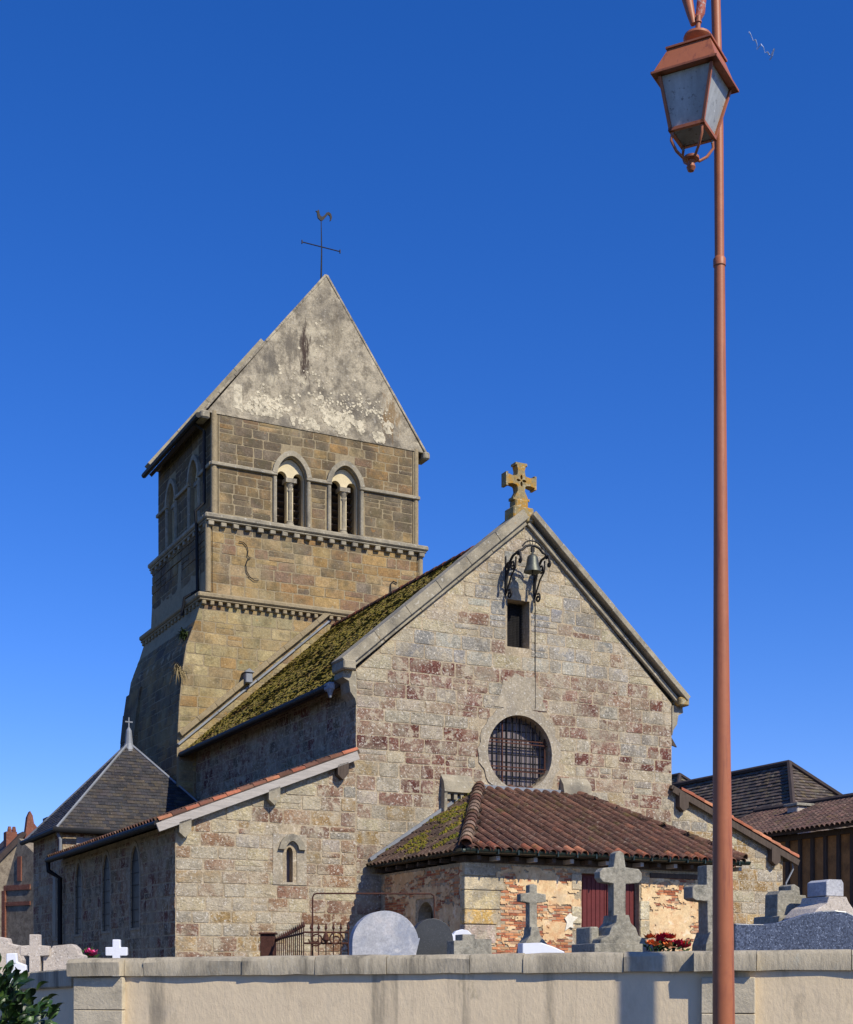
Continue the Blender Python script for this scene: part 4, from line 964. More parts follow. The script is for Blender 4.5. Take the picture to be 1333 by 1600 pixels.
# ---------------------------------------------------------------- street lamp
M_lamp = mat('terracotta_painted_metal', L(166, 98, 62), rough=.5, var=.06, vscale=3, bump=.08, bscale=8, spec=.45, spots=[(L(206, 170, 156), 55., .73, .76, .8), (L(136, 72, 52), 4., .55, .7, .4), (L(120, 66, 50), 26., .56, .66, .6, 'run'), (L(214, 190, 176), 90., .72, .74, .9)])
M_lampw = mat('chipped_terracotta_metal', L(168, 92, 76), rough=.6, var=.2, spots=[(L(170, 160, 155), 40., .55, .6, .9)], bump=.2, bscale=60)
M_pane = mat('frosted_dusty_pane', L(188, 190, 186), rough=.35, var=.12, vscale=9, spots=[(L(104, 100, 96), 30., .60, .66, .8), (L(120, 118, 112), 3., .5, .64, .5, 'run'), (L(214, 214, 214), 16., .69, .71, .8)], bump=.05)
LY = 9.4; LX = (1130-666)/F*LY
lamp = empty('street_lamp', 'terracotta painted street lamp post with hanging four sided lantern', 'street lamp', (LX, LY, 0))
def lx(px): return (px-666)/F*LY-LX
def lz(py, y=0): return EYE+(HY-py)*(LY+y)/F
b = MB(); zs_ = [.1, lz(1600), lz(1400), lz(1200), lz(1000), lz(800), lz(600), lz(410)]; cx2 = [lx(1131), lx(1130.5), lx(1129), lx(1127.5), lx(1126.5), lx(1125.5), lx(1124.5), lx(1123.8)]
b.tube([(x, 0, z) for x, z in zip(cx2, zs_)], [.078, .073, .067, .059, .051, .045, .040, .035], 32); b.lathe([(.13, 0), (.13, .3), (.09, .4), (.08, .5)], (cx2[0], 0, .1), 24); b.build('post', M_lamp, lamp, smooth=True)
b = MB(); z = lz(410); b.lathe([(.036, -.03), (.041, -.025), (.041, .02), (.032, .035)], (cx2[-1], 0, z), 24); b.build('collar', M_lamp, lamp, smooth=True)
b = MB(); hook = 0
up = [(cx2[-1], 0, z), (lx(1122.5), 0, lz(200)), (lx(1120.5), 0, lz(100)), (lx(1118), 0, lz(0)), (lx(1114), 0, lz(-60)), (lx(1106), -.02, lz(-110))]
for k in range(9):
    a = math.pi*k/8; up.append((lx(1090)+.068*math.cos(a), -.04-.1*k/8, lz(-135)+.14*math.sin(a)))
lq = lambda px, y, py: ((px-666)/F*(LY+y)-LX, y, lz(py, y))
up += [lq(1069, -.2, -60), lq(1072, -.23, -8), lq(1079, -.26, 22), lq(1083, -.27, 38)]
b.tube(up, [.031]*6+[.03]*9+[.034, .037, .026, .018], 20); b.build('swan_neck', M_lamp, lamp, smooth=True)
b = MB(); b.tube([lq(1098, -.2, -60), lq(1097, -.22, -30), lq(1096, -.24, 0), lq(1094, -.25, 20), lq(1089, -.26, 31), lq(1084, -.27, 28)], [.022, .029, .03, .03, .024, .015], 16); b.build('scroll_end', M_lampw, lamp, smooth=True)
lan = empty('lantern', 'hanging lantern', 'x'); del lan['label']; del lan['category']; lan.parent = lamp
HXp = (1083.5-666)/F*(LY-.27)-LX; lan.location = (HXp, -.27, EYE+(HY-178)*(LY-.27)/F); lan.rotation_euler = (rad(0), rad(3), rad(-31))
Y2 = (LY-.27)/F
def zz_(py): return -(py-178)*Y2
b = MB(); b.tube([(0, 0, zz_(28)), (0, 0, zz_(58))], .017, 12); b.lathe([(.023, zz_(38)), (.023, zz_(36))], (0, 0, 0), 12); b.build('hanger', M_lamp, lan, smooth=True)
b = MB(); b.lathe([(.03, zz_(53)), (.085, zz_(58)), (.09, zz_(62)), (.075, zz_(68)), (.03, zz_(75)), (.05, zz_(80))], (0, 0, 0), 24); b.build('cap', M_lamp, lan, smooth=True)
def frus(b, r0, z0, r1, z1, th=.0):
    vs = [(q*r0, p*r0, z0) for q, p in ((-1, -1), (1, -1), (1, 1), (-1, 1))]+[(q*r1, p*r1, z1) for q, p in ((-1, -1), (1, -1), (1, 1), (-1, 1))]
    fs = [(i, (i+1) % 4, 4+(i+1) % 4, 4+i) for i in range(4)]
    b.add(vs, fs+[(0, 1, 2, 3), (4, 5, 6, 7)])
RT = .218; RR = .140; zr0, zr1 = zz_(130), zz_(87)
b = MB(); frus(b, RR+.012, zr1-.004, RR+.012, zr1+.008); frus(b, .05, zr1+.008, .04, zr1+.02); frus(b, RR, zr1-.004, RT-.012, zr0+.012); b.build('lantern_roof', M_lamp, lan)
b = MB(); 
for k in range(4):
    A = math.pi/2*k; ca, sa = math.cos(A), math.sin(A)
    rot = lambda x, y, z: (x*ca-y*sa, x*sa+y*ca, z)
    b.box(-RT, RT, -RT, -RT+.006, zr0-.003, zr0+.010, fr=rot)
    b.box(-RT+.006, RT-.006, -RT+.006, -RT+.075, zr0-.001, zr0+.003, fr=rot)
b.build('roof_rim', M_lamp, lan)
g0, g1 = zr0-.005, zz_(208); rt0, rb0 = .172, .108
for k in range(4):
    A = math.pi/2*k; ca, sa = math.cos(A), math.sin(A); rot = lambda x, y, z: (x*ca-y*sa, x*sa+y*ca, z)
    b = MB(); vs = [rot(-rt0+.01, -rt0+.004, g0), rot(rt0-.01, -rt0+.004, g0), rot(rb0-.01, -rb0+.004, g1), rot(-rb0+.01, -rb0+.004, g1)]
    vs += [rot(-rt0+.01, -rt0+.01, g0), rot(rt0-.01, -rt0+.01, g0), rot(rb0-.01, -rb0+.01, g1), rot(-rb0+.01, -rb0+.01, g1)]
    b.add(vs, [(0, 1, 2, 3), (4, 5, 6, 7), (0, 1, 5, 4), (2, 3, 7, 6), (1, 2, 6, 5), (0, 3, 7, 4)]); b.build('glass_pane', M_pane, lan)
    b = MB(); b.tube([rot(-rt0, -rt0, g0), rot(-rb0, -rb0, g1-.01)], .0125, 4); b.build('corner_bar', M_lamp, lan)
    b = MB(); b.box(-rb0-.012, rb0+.012, -rb0-.012, -rb0+.012, g1-.016, g1+.004, fr=rot); b.build('bottom_rail', M_lamp, lan)
    b = MB(); b.tube([rot(-rb0+.01, -rb0+.01, g1-.01), rot(-rb0+.005, -rb0+.005, g1-.07), rot(-.075, -.075, g1-.13), rot(-.04, -.04, g1-.165), rot(-.01, -.01, g1-.155)], .0095, 8); b.build('finial_arm', M_lamp, lan, smooth=True)
    b = MB(); b.lathe([(.009, -.02), (.009, .0)], rot(-rb0+.01, -rb0+.01, g1-.02), 8); b.build('bolt', M_zinc, lan)
b = MB(); b.box(-rb0+.012, rb0-.012, -rb0+.012, rb0-.012, g1-.012, g1-.006); b.build('base_pane', mat('clear_dusty_pane', L(110, 118, 120), rough=.35, spots=[(L(60, 52, 46), 30., .55, .62, .8)], bump=.05), lan)
b = MB(); b.lathe([(.035, g1-.17), (.05, g1-.165), (.05, g1-.15), (.02, g1-.145)], (0, 0, 0), 12); b.lathe([(.0, g1-.245), (.02, g1-.238), (.03, g1-.215), (.02, g1-.19), (.022, g1-.17)], (0, 0, 0), 14); b.build('finial_ball', M_lamp, lan, smooth=True)
b = MB(); b.tube([(lx(1113), -.03, lz(86)), (lx(1117), -.04, lz(91)), (lx(1122), -.036, lz(93))], [.004, .008, .003], 6); b.build('cobweb', mat('cobweb', L(200, 196, 200), bump=0), lamp)
cw = [(1170, 50), (1174, 50), (1179, 56), (1180, 62), (1184, 66), (1185, 70), (1189, 69), (1194, 70), (1198, 75), (1199, 81), (1203, 82), (1207, 79), (1209, 77), (1208, 83), (1205, 86)]
Yc = 11.5; b = MB(); b.tube([((x-666)/F*Yc, Yc+.03*(i % 3), EYE+(HY-y)*Yc/F) for i, (x, y) in enumerate(cw)], [.003+.003*(i % 3 == 0)+.002*(i > 9) for i in range(len(cw))], 5)
tag(b.build('floating_thread', mat('white_gossamer', L(190, 205, 235), bump=0)), 'tiny white squiggle of gossamer drifting in the blue sky right of the lantern', 'thread')

# ---------------------------------------------------------------- graves
M_gr = mat('grave_stone_grey', L(158, 152, 136), var=.25, grain=1.2, spots=[(L(74, 74, 68), 4., .5, .64, .7), (L(182, 178, 162), 16., .58, .66, .7)], bump=.7, bscale=40)
M_gp = mat('pale_granite', L(182, 182, 184), var=.15, grain=1.2, spots=[(L(136, 144, 160), 1.8, .48, .62, .6), (L(216, 212, 206), 2.6, .55, .62, .6), (L(140, 140, 146), 40., .5, .6, .5), (L(214, 206, 200), 3., .55, .7, .5)], bump=.3, bscale=60)
M_gd = mat('dark_granite', L(56, 58, 60), rough=.5, var=.15, spots=[(L(90, 92, 92), 60., .58, .62, .5)], bump=.1, spec=.4)
M_gb = mat('blue_speckled_granite', L(82, 90, 108), rough=.3, var=.2, spots=[(L(40, 44, 56), 34., .48, .56, .8), (L(150, 160, 180), 46., .58, .62, .8), (L(190, 190, 190), 20., .70, .72, .8)], bump=.05, spec=.6)
M_gw = mat('white_marble', L(222, 224, 230), rough=.5, var=.05, bump=.1)
M_gl = mat('pale_weathered_granite', L(196, 184, 170), var=.15, spots=[(L(120, 112, 104), 18., .55, .62, .6), (L(228, 222, 212), 30., .58, .62, .6)], bump=.6, bscale=40)
GRZ = rad(22)
class G:
    """grave frame: pixel helpers at depth Y; local x is along the face"""
    def __init__(s, name, label, px, Y, rz=GRZ, group=None, cat='gravestone'):
        group = group or {'stone_cross_grave': 'stone grave crosses', 'round_headstone': 'round topped headstones', 'stepped_headstone': 'stepped headstones', 'grave_slab': 'white grave slabs'}.get(name); s.Y = Y; s.px = px; s.k = Y/F/math.cos(rz+math.atan2(-(px-666), F)*0); s.o = empty(name, label, cat, ((px-666)/F*Y, Y, Z0), rz, group)
        s.rz = rz
    def x(s, px):                             # photo column -> local x on the face plane
        r = (px-666)/F; X0, c, sn = (s.px-666)/F*s.Y, math.cos(s.rz), math.sin(s.rz); return (r*s.Y-X0)/(c-r*sn)
    def z(s, py): return EYE+(HY-py)*s.Y/F-Z0
    def P(s, name, pts, m, th=.16, off=0., bev=True):
        p = [(s.x(a), s.z(b_)) for a, b_ in pts]; b = MB(); b.prism(p, lambda u, v, d: (u, -d, v), off-th, off); o = b.build(name, m, s.o); md = o.modifiers.new('worn_edges', 'BEVEL'); md.width = .012; md.segments = 2; md.limit_method = 'ANGLE'
        return o
g = G('stone_cross_grave', 'largest grey stone grave cross with rounded arm ends, before the red door', 969, 20.4)
def cross_poly(cx, xt, yt, w_, xl, xr, ya, yb, ybase, flare, rnd=0):
    p = [(cx-w_, ybase), (cx-w_, yb+2), (xl+rnd, yb)]
    if rnd: p += [(xl, (yb*.7+ya*.3)), (xl, (ya*.7+yb*.3))]
    p += [(xl+rnd, ya), (cx-w_, ya-2), (cx-w_+rnd*.6, yt+2), (cx, yt-(2 if rnd else 0)), (cx+w_-rnd*.6, yt+2), (cx+w_, ya-2), (xr-rnd, ya)]
    if rnd: p += [(xr, (ya*.7+yb*.3)), (xr, (yb*.7+ya*.3))]
    p += [(xr-rnd, yb), (cx+w_, yb+2), (cx+w_, ybase)]
    return p
g.P('cross', cross_poly(968, 0, 1331, 9.5, 937, 1003, 1357, 1379, 1436, 0, 5), M_gr, .17)
g.P('flared_base', [(930, 1480), (934, 1468), (946, 1462), (950, 1450), (957, 1442), (958.6, 1430), (977.4, 1430), (980, 1442), (988, 1450), (992, 1462), (1003, 1468), (1010, 1480), (1012, 1500), (928, 1500)], M_gr, .4, .10)
g.P('plinth', [(918, 1500), (918, 1475), (1018, 1475), (1018, 1560), (918, 1560)], M_gr, .7, .2)
b = MB(); b.bevbox(g.x(930), g.x(944), .15, .6, g.z(1560), g.z(1448), .02); b.build('side_block', M_gr, g.o)
g = G('stone_cross_grave', 'small grey stone grave cross with flared foot, before the brick porch wall', 834, 21.5)
g.P('cross', cross_poly(833, 0, 1381, 6, 813, 853, 1397, 1409, 1452, 0, 0), M_gr, .14)
g.P('flared_base', [(812, 1500), (818, 1474), (826, 1462), (827.5, 1448), (838.5, 1448), (842, 1462), (852, 1474), (858, 1500)], M_gr, .25, .05)
g = G('grave_slab', 'white marble grave slab on the foot of the small stone cross', 846, 19.5, rad(12), cat='grave slab')
g.P('slab', [(816, 1560), (816, 1474), (846, 1473), (864, 1479), (882, 1487), (884, 1560)], M_gw, .25)
g = G('stone_cross_grave', 'grey stone grave cross mostly hidden behind the lamp post', 1113, 19.8)
g.P('cross', [(1106, 1490), (1105, 1409), (1087, 1407), (1082, 1404), (1082, 1386), (1087, 1383), (1104, 1383), (1104, 1352), (1122, 1352), (1122, 1383), (1139, 1383), (1139, 1407), (1121, 1407), (1121, 1490)], M_gr, .24)
g.P('flared_base', [(1096, 1540), (1100, 1476), (1107, 1456), (1120, 1456), (1128, 1476), (1130, 1540)], M_gr, .36, .05)
g = G('round_headstone', 'large round topped pale granite headstone, left of the dark one', 600, 19.8, rad(15))
g.P('headstone', [(550, 1500), (550, 1475)]+[(602+52*math.cos(a), 1474-51*math.sin(a)) for a in [math.pi-math.pi*k/22 for k in range(1, 22)]]+[(656, 1465), (650, 1490), (650, 1540), (550, 1540)], M_gp, .22)
g = G('round_headstone', 'dark polished round topped headstone, between the pale ones', 678, 20.6, rad(15))
g.P('headstone', [(644, 1540), (645, 1470)]+[(676+32*math.cos(a), 1470-35*math.sin(a)) for a in [math.pi-math.pi*k/16 for k in range(1, 16)]]+[(709, 1478), (709, 1540)], M_gd, .18)
g = G('round_headstone', 'low white arched headstone just right of the dark one', 704, 22.0, rad(15))
g.P('headstone', [(680, 1540), (680, 1456), (690, 1449), (700, 1450), (709, 1462), (712, 1500), (712, 1540)], M_gw, .12)
g = G('round_headstone', 'small white arched headstone behind the grey stepped stone', 722, 22.6, rad(15))
g.P('headstone', [(706, 1540), (706, 1462), (712, 1455), (722, 1452), (732, 1454), (738, 1461), (738, 1540)], M_gw, .12)
g = G('stepped_headstone', 'low grey stepped headstone beside the brick porch corner', 740, 19.9)
g.P('headstone', [(709, 1540), (709, 1470), (722, 1470), (722, 1460), (742, 1460), (742, 1467), (768, 1467), (768, 1540)], M_gr, .26)
g = G('wave_headstone', 'wide blue speckled granite headstone with wavy top right of the lamp post', 1230, 19.0, rad(4))
g.P('headstone', [(1148, 1540), (1148, 1443), (1170, 1444), (1195, 1444), (1218, 1441), (1240, 1434), (1262, 1427), (1285, 1423), (1305, 1422), (1322, 1424), (1338, 1432), (1350, 1446), (1356, 1470), (1356, 1540)], M_gb, .14)
g = G('broken_cross_grave', 'grey stepped stone cross stub behind the wavy blue headstone', 1232, 21.6, rad(26))
g.P('cross', [(1214, 1440), (1215, 1398), (1220, 1392), (1236, 1391), (1236, 1384), (1241, 1381), (1249, 1386), (1250, 1398), (1259, 1398), (1262, 1412), (1264, 1440)], M_gr, .3)
g.P('plinth', [(1210, 1452), (1212, 1432), (1262, 1426), (1262, 1452), (1262, 1540), (1210, 1540)], M_gr, .6, .08)
g = G('pedestal_grave', 'pale rough pedestal tomb with square capstone behind the blue headstone end', 1300, 21.0, rad(26))
g.P('capstone', [(1291, 1400), (1291, 1378), (1296, 1374), (1315, 1374), (1318, 1379), (1318, 1400)], M_gp, .42)
g.P('shoulders', [(1262, 1540), (1262, 1434), (1274, 1420), (1288, 1412), (1291, 1401), (1318, 1401), (1322, 1410), (1332, 1424), (1336, 1440), (1338, 1540)], M_gl, .6, .06)
g = G('small_cross_grave', 'small white marble cross standing alone near the left end of the wall', 180, 21.5, rad(5))
g.P('cross', [(175, 1560), (175, 1493), (164, 1493), (164, 1480), (175, 1480), (175, 1468), (187, 1468), (187, 1480), (198, 1480), (198, 1493), (187, 1493), (187, 1560)], M_gw, .14)
g = G('granite_cross_grave', 'pale speckled granite cross at the far left above the laurel bush', 53, 20.5, rad(5))
g.P('cross', [(45, 1560), (45, 1494), (31, 1493), (31, 1478), (45, 1477), (45, 1460), (61, 1460), (61, 1477), (76, 1478), (76, 1493), (62, 1494), (62, 1560)], M_gl, .18)
g = G('stepped_headstone', 'pale stepped granite headstone at the left picture edge', 8, 21.0, rad(5))
g.P('headstone', [(-20, 1560), (-20, 1462), (0, 1464), (11, 1466), (13, 1474), (28, 1477), (29, 1490), (34, 1500), (34, 1560)], M_gl, .3)
g = G('block_headstone', 'low pale granite block with sloping shoulders left of the small white cross', 98, 20.6, rad(5))
g.P('headstone', [(66, 1560), (67, 1492), (76, 1486), (82, 1478), (112, 1475), (120, 1482), (122, 1490), (130, 1493), (130, 1560)], M_gl, .4)
g = G('grave_slab', 'small white marble plaque before the pale stepped headstone at left edge', 20, 19.6, rad(5), cat='grave slab')
g.P('slab', [(9, 1560), (9, 1490), (25, 1489), (26, 1503), (40, 1508), (42, 1560)], M_gw, .1)

# iron enclosure
ie = empty('iron_railing', 'rusty spear topped iron grave railing with a square corner post', 'railing', ((418-666)/F*22, 22, Z0), 0)
gx = lambda px, Y=22.: (px-418)/F*Y
gz = lambda py, Y=22.: EYE+(HY-py)*Y/F-Z0
b = MB(); b.bevbox(gx(406), gx(428), 0, .22, -.01, gz(1460), .01); b.bevbox(gx(404), gx(431), -.03, .25, gz(1460), gz(1457), .008); b.build('corner_post', M_rust, ie)
def spear(x, y, ztop):
    b = MB(); b.tube([(x, y, -.01), (x, y, ztop-.1)], .009, 5); b.lathe([(.009, -.1), (.024, -.08), (.0, .0)], (x, y, ztop), 6); b.build('spear', M_rust, ie)
P0 = Vector((gx(430), .1, 0)); P1 = Vector((gx(488), -1.6, 0))
for k in range(15): t = k/14; p = P0.lerp(P1, t); spear(p.x, p.y, gz(1462)*(1-t)+(gz(1445))*t-.0)
for z0, z1 in ((gz(1468), gz(1461)-.02), (.3, .3)): b = MB(); b.tube([P0+Vector((0, 0, z0)), P1+Vector((0, 0, z1))], .016, 6); b.build('rail', M_rust, ie)
P2 = Vector((gx(552), -1.5, 0)); yv = -1.6
for k in range(1, 7): p = P1.lerp(P2, k/6); spear(p.x, p.y, gz(1448))
for z0 in (gz(1462), gz(1478), .3): b = MB(); b.tube([P1+Vector((0, 0, z0)), P2+Vector((0, 0, z0))], .014, 6); b.build('rail', M_rust, ie)
c = (P1+P2)/2
for q in (-1, 1):
    b = MB(); b.tube(scroll((c.x+.14*q, c.y-.02, gz(1472)), .11, 0, 1.5*q, (X_*q, Z_)), .012, 5); b.build('scroll', M_rust, ie)
b = MB(); b.lathe([(.0, -.09), (.05, -.03), (.035, .04), (.0, .1)], (c.x, c.y-.03, gz(1470)), 8); b.build('rosette', M_rust, ie)
pf = empty('pipe_frame', 'thin rusty pipe arch rising over the iron railing towards the porch', 'frame', ((488-666)/F*20.6, 20.6, Z0), 0)
k_ = 20.6/F; b = MB(); h = EYE+(HY-1396)*k_-Z0; xe = (673-488)*k_*1.03
b.tube([(0, 0, -.01), (0, 0, h-.06), (.02, 0, h-.015), (.06, 0, h), (xe-.05, .6, h+.03), (xe-.01, .6, h), (xe, .6, h-.06), (xe, .6, -.01)], .012, 8); b.build('pipe', M_rust, pf, smooth=True)

# flowers
def bouquet(label, px, py, Y, n, cols, rx, rzz, group=None):
    o = empty('bouquet', label, 'flowers', ((px-666)/F*Y, Y, Z0)); zc = EYE+(HY-py)*Y/F-Z0
    b = MB(); b.lathe([(.08, -.01), (.12, zc-.12)], (0, 0, 0), 10); b.build('vase', M_gr, o)
    for i in range(n):
        c = Vector((U(-rx, rx), U(-.12, .12), zc+U(-rzz, rzz)*.8)); b = MB(); col_ = jc(random.choice(cols), .2)
        for k in range(9):
            a = k*2.4; r = .012+.004*k; d = Vector((math.cos(a), math.sin(a), .5+U(-.3, .5))).normalized(); s_ = Vector((-d.y, d.x, 0)).normalized()
            l = .085+U(-.01, .02); w_ = .045
            vs = [c+d*r*.3, c+d*l*.6-s_*w_, c+d*l+Vector((0, 0, .02)), c+d*l*.6+s_*w_]
            b.add(vs, [(0, 1, 2), (0, 2, 3)], jc(col_, .15))
        b.build('blossom', M_fl, o)
    b = MB()
    for i in range(60):
        c = Vector((U(-rx, rx)*1.1, U(-.14, .14), zc-rzz*.6+U(-.08, .06))); d = Vector((U(-1, 1), U(-1, 1), U(0, 1))).normalized()*.1; s_ = d.orthogonal().normalized()*.025
        b.add([c, c+d*.5+s_, c+d, c+d*.5-s_], [(0, 1, 2), (0, 2, 3)])
    b.build('foliage', mat('flower_leaves', L(52, 74, 40), bump=0), o)
M_fl = mat('silk_petals', None, rough=.7, var=.15, bump=0)
bouquet('red and orange flower bouquet on a grave right of the large cross', 1042, 1474, 19.6, 22, [L(190, 40, 60), L(214, 60, 60), L(226, 120, 60), L(170, 26, 60)], .26, .1)
bouquet('tiny pink flower posy left of the small white cross', 140, 1492, 21.3, 4, [L(220, 60, 120), L(230, 90, 150)], .07, .03)

# ---------------------------------------------------------------- laurel bush, bottom left
M_leaf = mat('glossy_laurel_leaf', None, rough=.36, var=.3, bump=.2, bscale=30, spec=.45, spots=[(L(92, 104, 44), 14., .58, .68, .6)])
bush = empty('laurel_bush', 'glossy dark green laurel bush in the bottom left corner before the wall', 'bush', (-3.62, 11.0, .12))
leafs = []
for v in range(6):
    b = MB(); l, w_ = .115*U(.9, 1.15), .027*U(.9, 1.2); c = jc(random.choice([L(40, 66, 26), L(30, 52, 24), L(58, 84, 34), L(26, 44, 22)]), .15)
    vs = []
    for k, t in enumerate((0, .18, .4, .62, .82, 1)):
        ww = w_*math.sin(math.pi*min(.98, t*.92+.06))**.8 if t < 1 else 0; zc = -.022*(t*2-1)**2+.0
        vs += [(-ww, l*t, zc+ww*.35), (0, l*t, zc), (ww, l*t, zc+ww*.35)]
    b.add(vs, [(k*3+j, k*3+j+1, k*3+4+j, k*3+3+j) for k in range(5) for j in (0, 1)], c)
    o = b.build('leaf', M_leaf, bush, smooth=True); leafs.append(o)
cand = []
Cb = Vector((0, 0, .86))
for i in range(1500):
    a, e_ = U(0, 6.283), math.asin(U(-.7, 1)); rr = U(.62, 1.0)**.6*(1+.16*noise.noise(Vector((a*1.6, e_*2.5, 0))))
    p = Cb+Vector((math.cos(a)*math.cos(e_)*.74*rr, math.sin(a)*math.cos(e_)*.7*rr, math.sin(e_)*.80*rr))
    out = (p-Cb).normalized(); d = (out+Vector((U(-.7, .7), U(-.7, .7), U(-.3, .8)))).normalized()
    n_ = (out+Vector((0, 0, .8))+Vector((U(-.5, .5), U(-.5, .5), U(-.5, .5)))).normalized(); x = d.cross(n_).normalized(); n_ = x.cross(d)
    Mt = Matrix((x, d, n_)).transposed().to_4x4(); Mt.translation = p
    vis = (p.x > .2) and p.y < .25
    cand.append((0 if vis else 1, -p.x, Mt))
cand.sort(key=lambda q: (q[0], q[1]))
rest = MB()
for i, (_, _, Mt) in enumerate(cand):
    src = leafs[i % 6]
    if i < 6: src.matrix_basis = Mt
    elif i < 290:
        o = src.copy(); COL.objects.link(o); o.parent = bush; o.matrix_basis = Mt
    else:
        c = jc(random.choice([L(40, 66, 26), L(30, 52, 24), L(58, 84, 34)]), .15)
        me = src.data; rest.add([Mt @ v.co for v in me.vertices], [tuple(p.vertices) for p in me.polygons], c)
rest.build('foliage', M_leaf, bush, 'stuff')
for k in range(14):
    a = U(0, 6.28); e_ = U(.3, 1.3); q = Cb+Vector((math.cos(a)*math.cos(e_)*.6, math.sin(a)*math.cos(e_)*.6, math.sin(e_)*.65)); b = MB()
    b.tube([(U(-.05, .05), U(-.05, .05), 0), (q.x*.3, q.y*.3, .5), q], [.014, .01, .004], 5); b.build('stem', M_wood, bush)

# ---------------------------------------------------------------- houses on the right
def loc_from(px, py, Y): return Vector(((px-666)/F*Y, Y, EYE+(HY-py)*Y/F))
DT = [L(92, 80, 72), L(82, 72, 66), L(102, 88, 78), L(76, 68, 64)]
def hipped(name, label, P1, ln, hw, rise, wallh, cols, m, hipd=None, group=None, tile=(.22, .26)):
    """ridge end P1 (world), ridge runs along +y local; hip faces -y"""
    o = empty(name, label, 'house', (P1.x, P1.y, Z0), RZ, group); zr = P1.z-Z0; ze = zr-rise; hd_ = hipd or hw
    b = MB(); b.box(-hw+.4, hw-.4, -hd_+.4, ln, -.01, ze+.1); b.build('wall', M_barn, o)
    def face(p, q, r, s):
        p, q, r, s = map(Vector, (p, q, r, s)); S = (q-p).normalized(); T = r-p; T = (s-p)-S*(s-p).dot(S) if s is not None else T
        fr = plane_frame(p, S, T); pr = lambda v: ((v-p).dot(S), (v-p).dot(T.normalized())); poly = [pr(p), pr(q), pr(r), pr(s)]
        if (r-s).length < 1e-3: poly = poly[:3]
        b = MB(); b.prism(poly, fr, -.12, 0); rf_ = b.build('roof', M_wood, o); b = MB(); flat_tiles(b, poly, fr, tile[0], tile[1], th=.03, lift=.045, colf=lambda x, t: jc(random.choice(cols), .18), jit=.01)
        b.build('roof_tiles', m, rf_, 'stuff')
    A, B, C_, D = (-hw, -hd_, ze), (hw, -hd_, ze), (hw, ln, ze), (-hw, ln, ze); r0, r1 = (0, 0, zr), (0, ln, zr)
    face(A, B, r0, r0); face(D, A, r0, r1); face(B, C_, r1, r0)
    for q in (A, B):
        b = MB(); b.tube([Vector(q)+Vector((0, 0, .08)), Vector(r0)+Vector((0, 0, .1))], .12, 6); b.build('hip_tiles', M_tdark, o)
    b = MB(); b.tube([Vector(r0)+Vector((0, 0, .1)), Vector(r1)+Vector((0, 0, .1))], .12, 6); b.build('ridge_tiles', M_tdark, o)
    return o
M_barn = mat('ochre_daub', L(176, 130, 82), var=.25, spots=[(L(92, 70, 54), 1.5, .5, .7, .6)], bump=.4)
M_tdark = mat('dark_ridge_tile', L(70, 60, 56), var=.25)
M_tg = mat('grey_brown_tiles', None, var=.25, spots=[(L(140, 132, 110), 1.6, .55, .7, .5), (L(170, 166, 150), 7., .62, .68, .6)], bump=.4)
h1 = hipped('tiled_house', 'house with large dark brown hipped roof behind the right aisle', loc_from(1233, 1195, 62), 15, 5.2, 6.0, 5, DT+[L(96, 84, 66)], M_tg, 6.5)
h2 = hipped('tiled_house', 'grey roofed house seen between the church gable and the lamp post', loc_from(1062, 1213, 84), 14, 6, 6.0, 5, [L(104, 98, 84), L(92, 88, 78), L(84, 78, 70)], M_tg, 6.5)
# barn
YB = 49.; PB = Vector(((1340-666)/F*YB, YB, 0)); 
barn = empty('timber_barn', 'half timbered barn wall with dark pantile roof at the right edge', 'barn', (PB.x, PB.y, Z0), RZ)
hz = EYE+(HY-1284)*YB/F-Z0
b = MB(); b.box(.35, 7, -3, 9.5, -.01, hz-.1); b.build('wall', M_barn, barn)
b = MB(); fr = plane_frame((-.25, 10.0, hz-.05), (0, -1, 0), (4.2, 0, 1.55)); W = 14.5
b.prism([(0, 0), (W, 0), (W, 4.4), (0, 4.4)], fr, -.1, 0); brf = b.build('roof', M_wood, barn)
b = MB()
for i in range(int(W/.25)):
    for k in range(12):
        c = jc(random.choice([L(104, 78, 70), L(92, 72, 66), L(114, 88, 78), L(84, 66, 60)]), .15); b_ = b
        canal(b, fr, .12+.25*i, .38*k-.08, .42, .11, .10, col=c, seg=5, lift=.0)
b.build('pantiles', M_tile, brf, 'stuff')
b = MB(); fr4 = plane_frame((0, 0, 0), (0, 1, 0), (1, 0, 0)); b.tube([(3.95, -4, hz+1.6), (3.95, 10, hz+1.6)], .14, 6); b.build('ridge_tiles', M_tdark, barn)
for k in range(19):
    b = MB(); y = -2.8+.66*k; b.bevbox(.26, .36, y, y+.17, -.01, hz-.15, .01, j=.01); b.build('timber_post', M_wood, barn)
b = MB(); b.bevbox(.24, .36, -3, 9.5, hz-.32, hz-.12, .01); b.build('top_beam', M_wood, barn)
cp = loc_from(1248, 1277, 56); ch = empty('chimney_stack', 'squat grey chimney stack at the foot of the dark hipped roof', 'chimney', (cp.x, cp.y, cp.z-.9), RZ)
b = MB(); b.bevbox(-.35, .35, -.3, .3, 0, 1.3, .03); b.build('stack', M_gl, ch); b = MB(); b.bevbox(-.45, .45, -.4, .4, 1.3, 1.42, .02); b.build('cap', M_gr, ch)

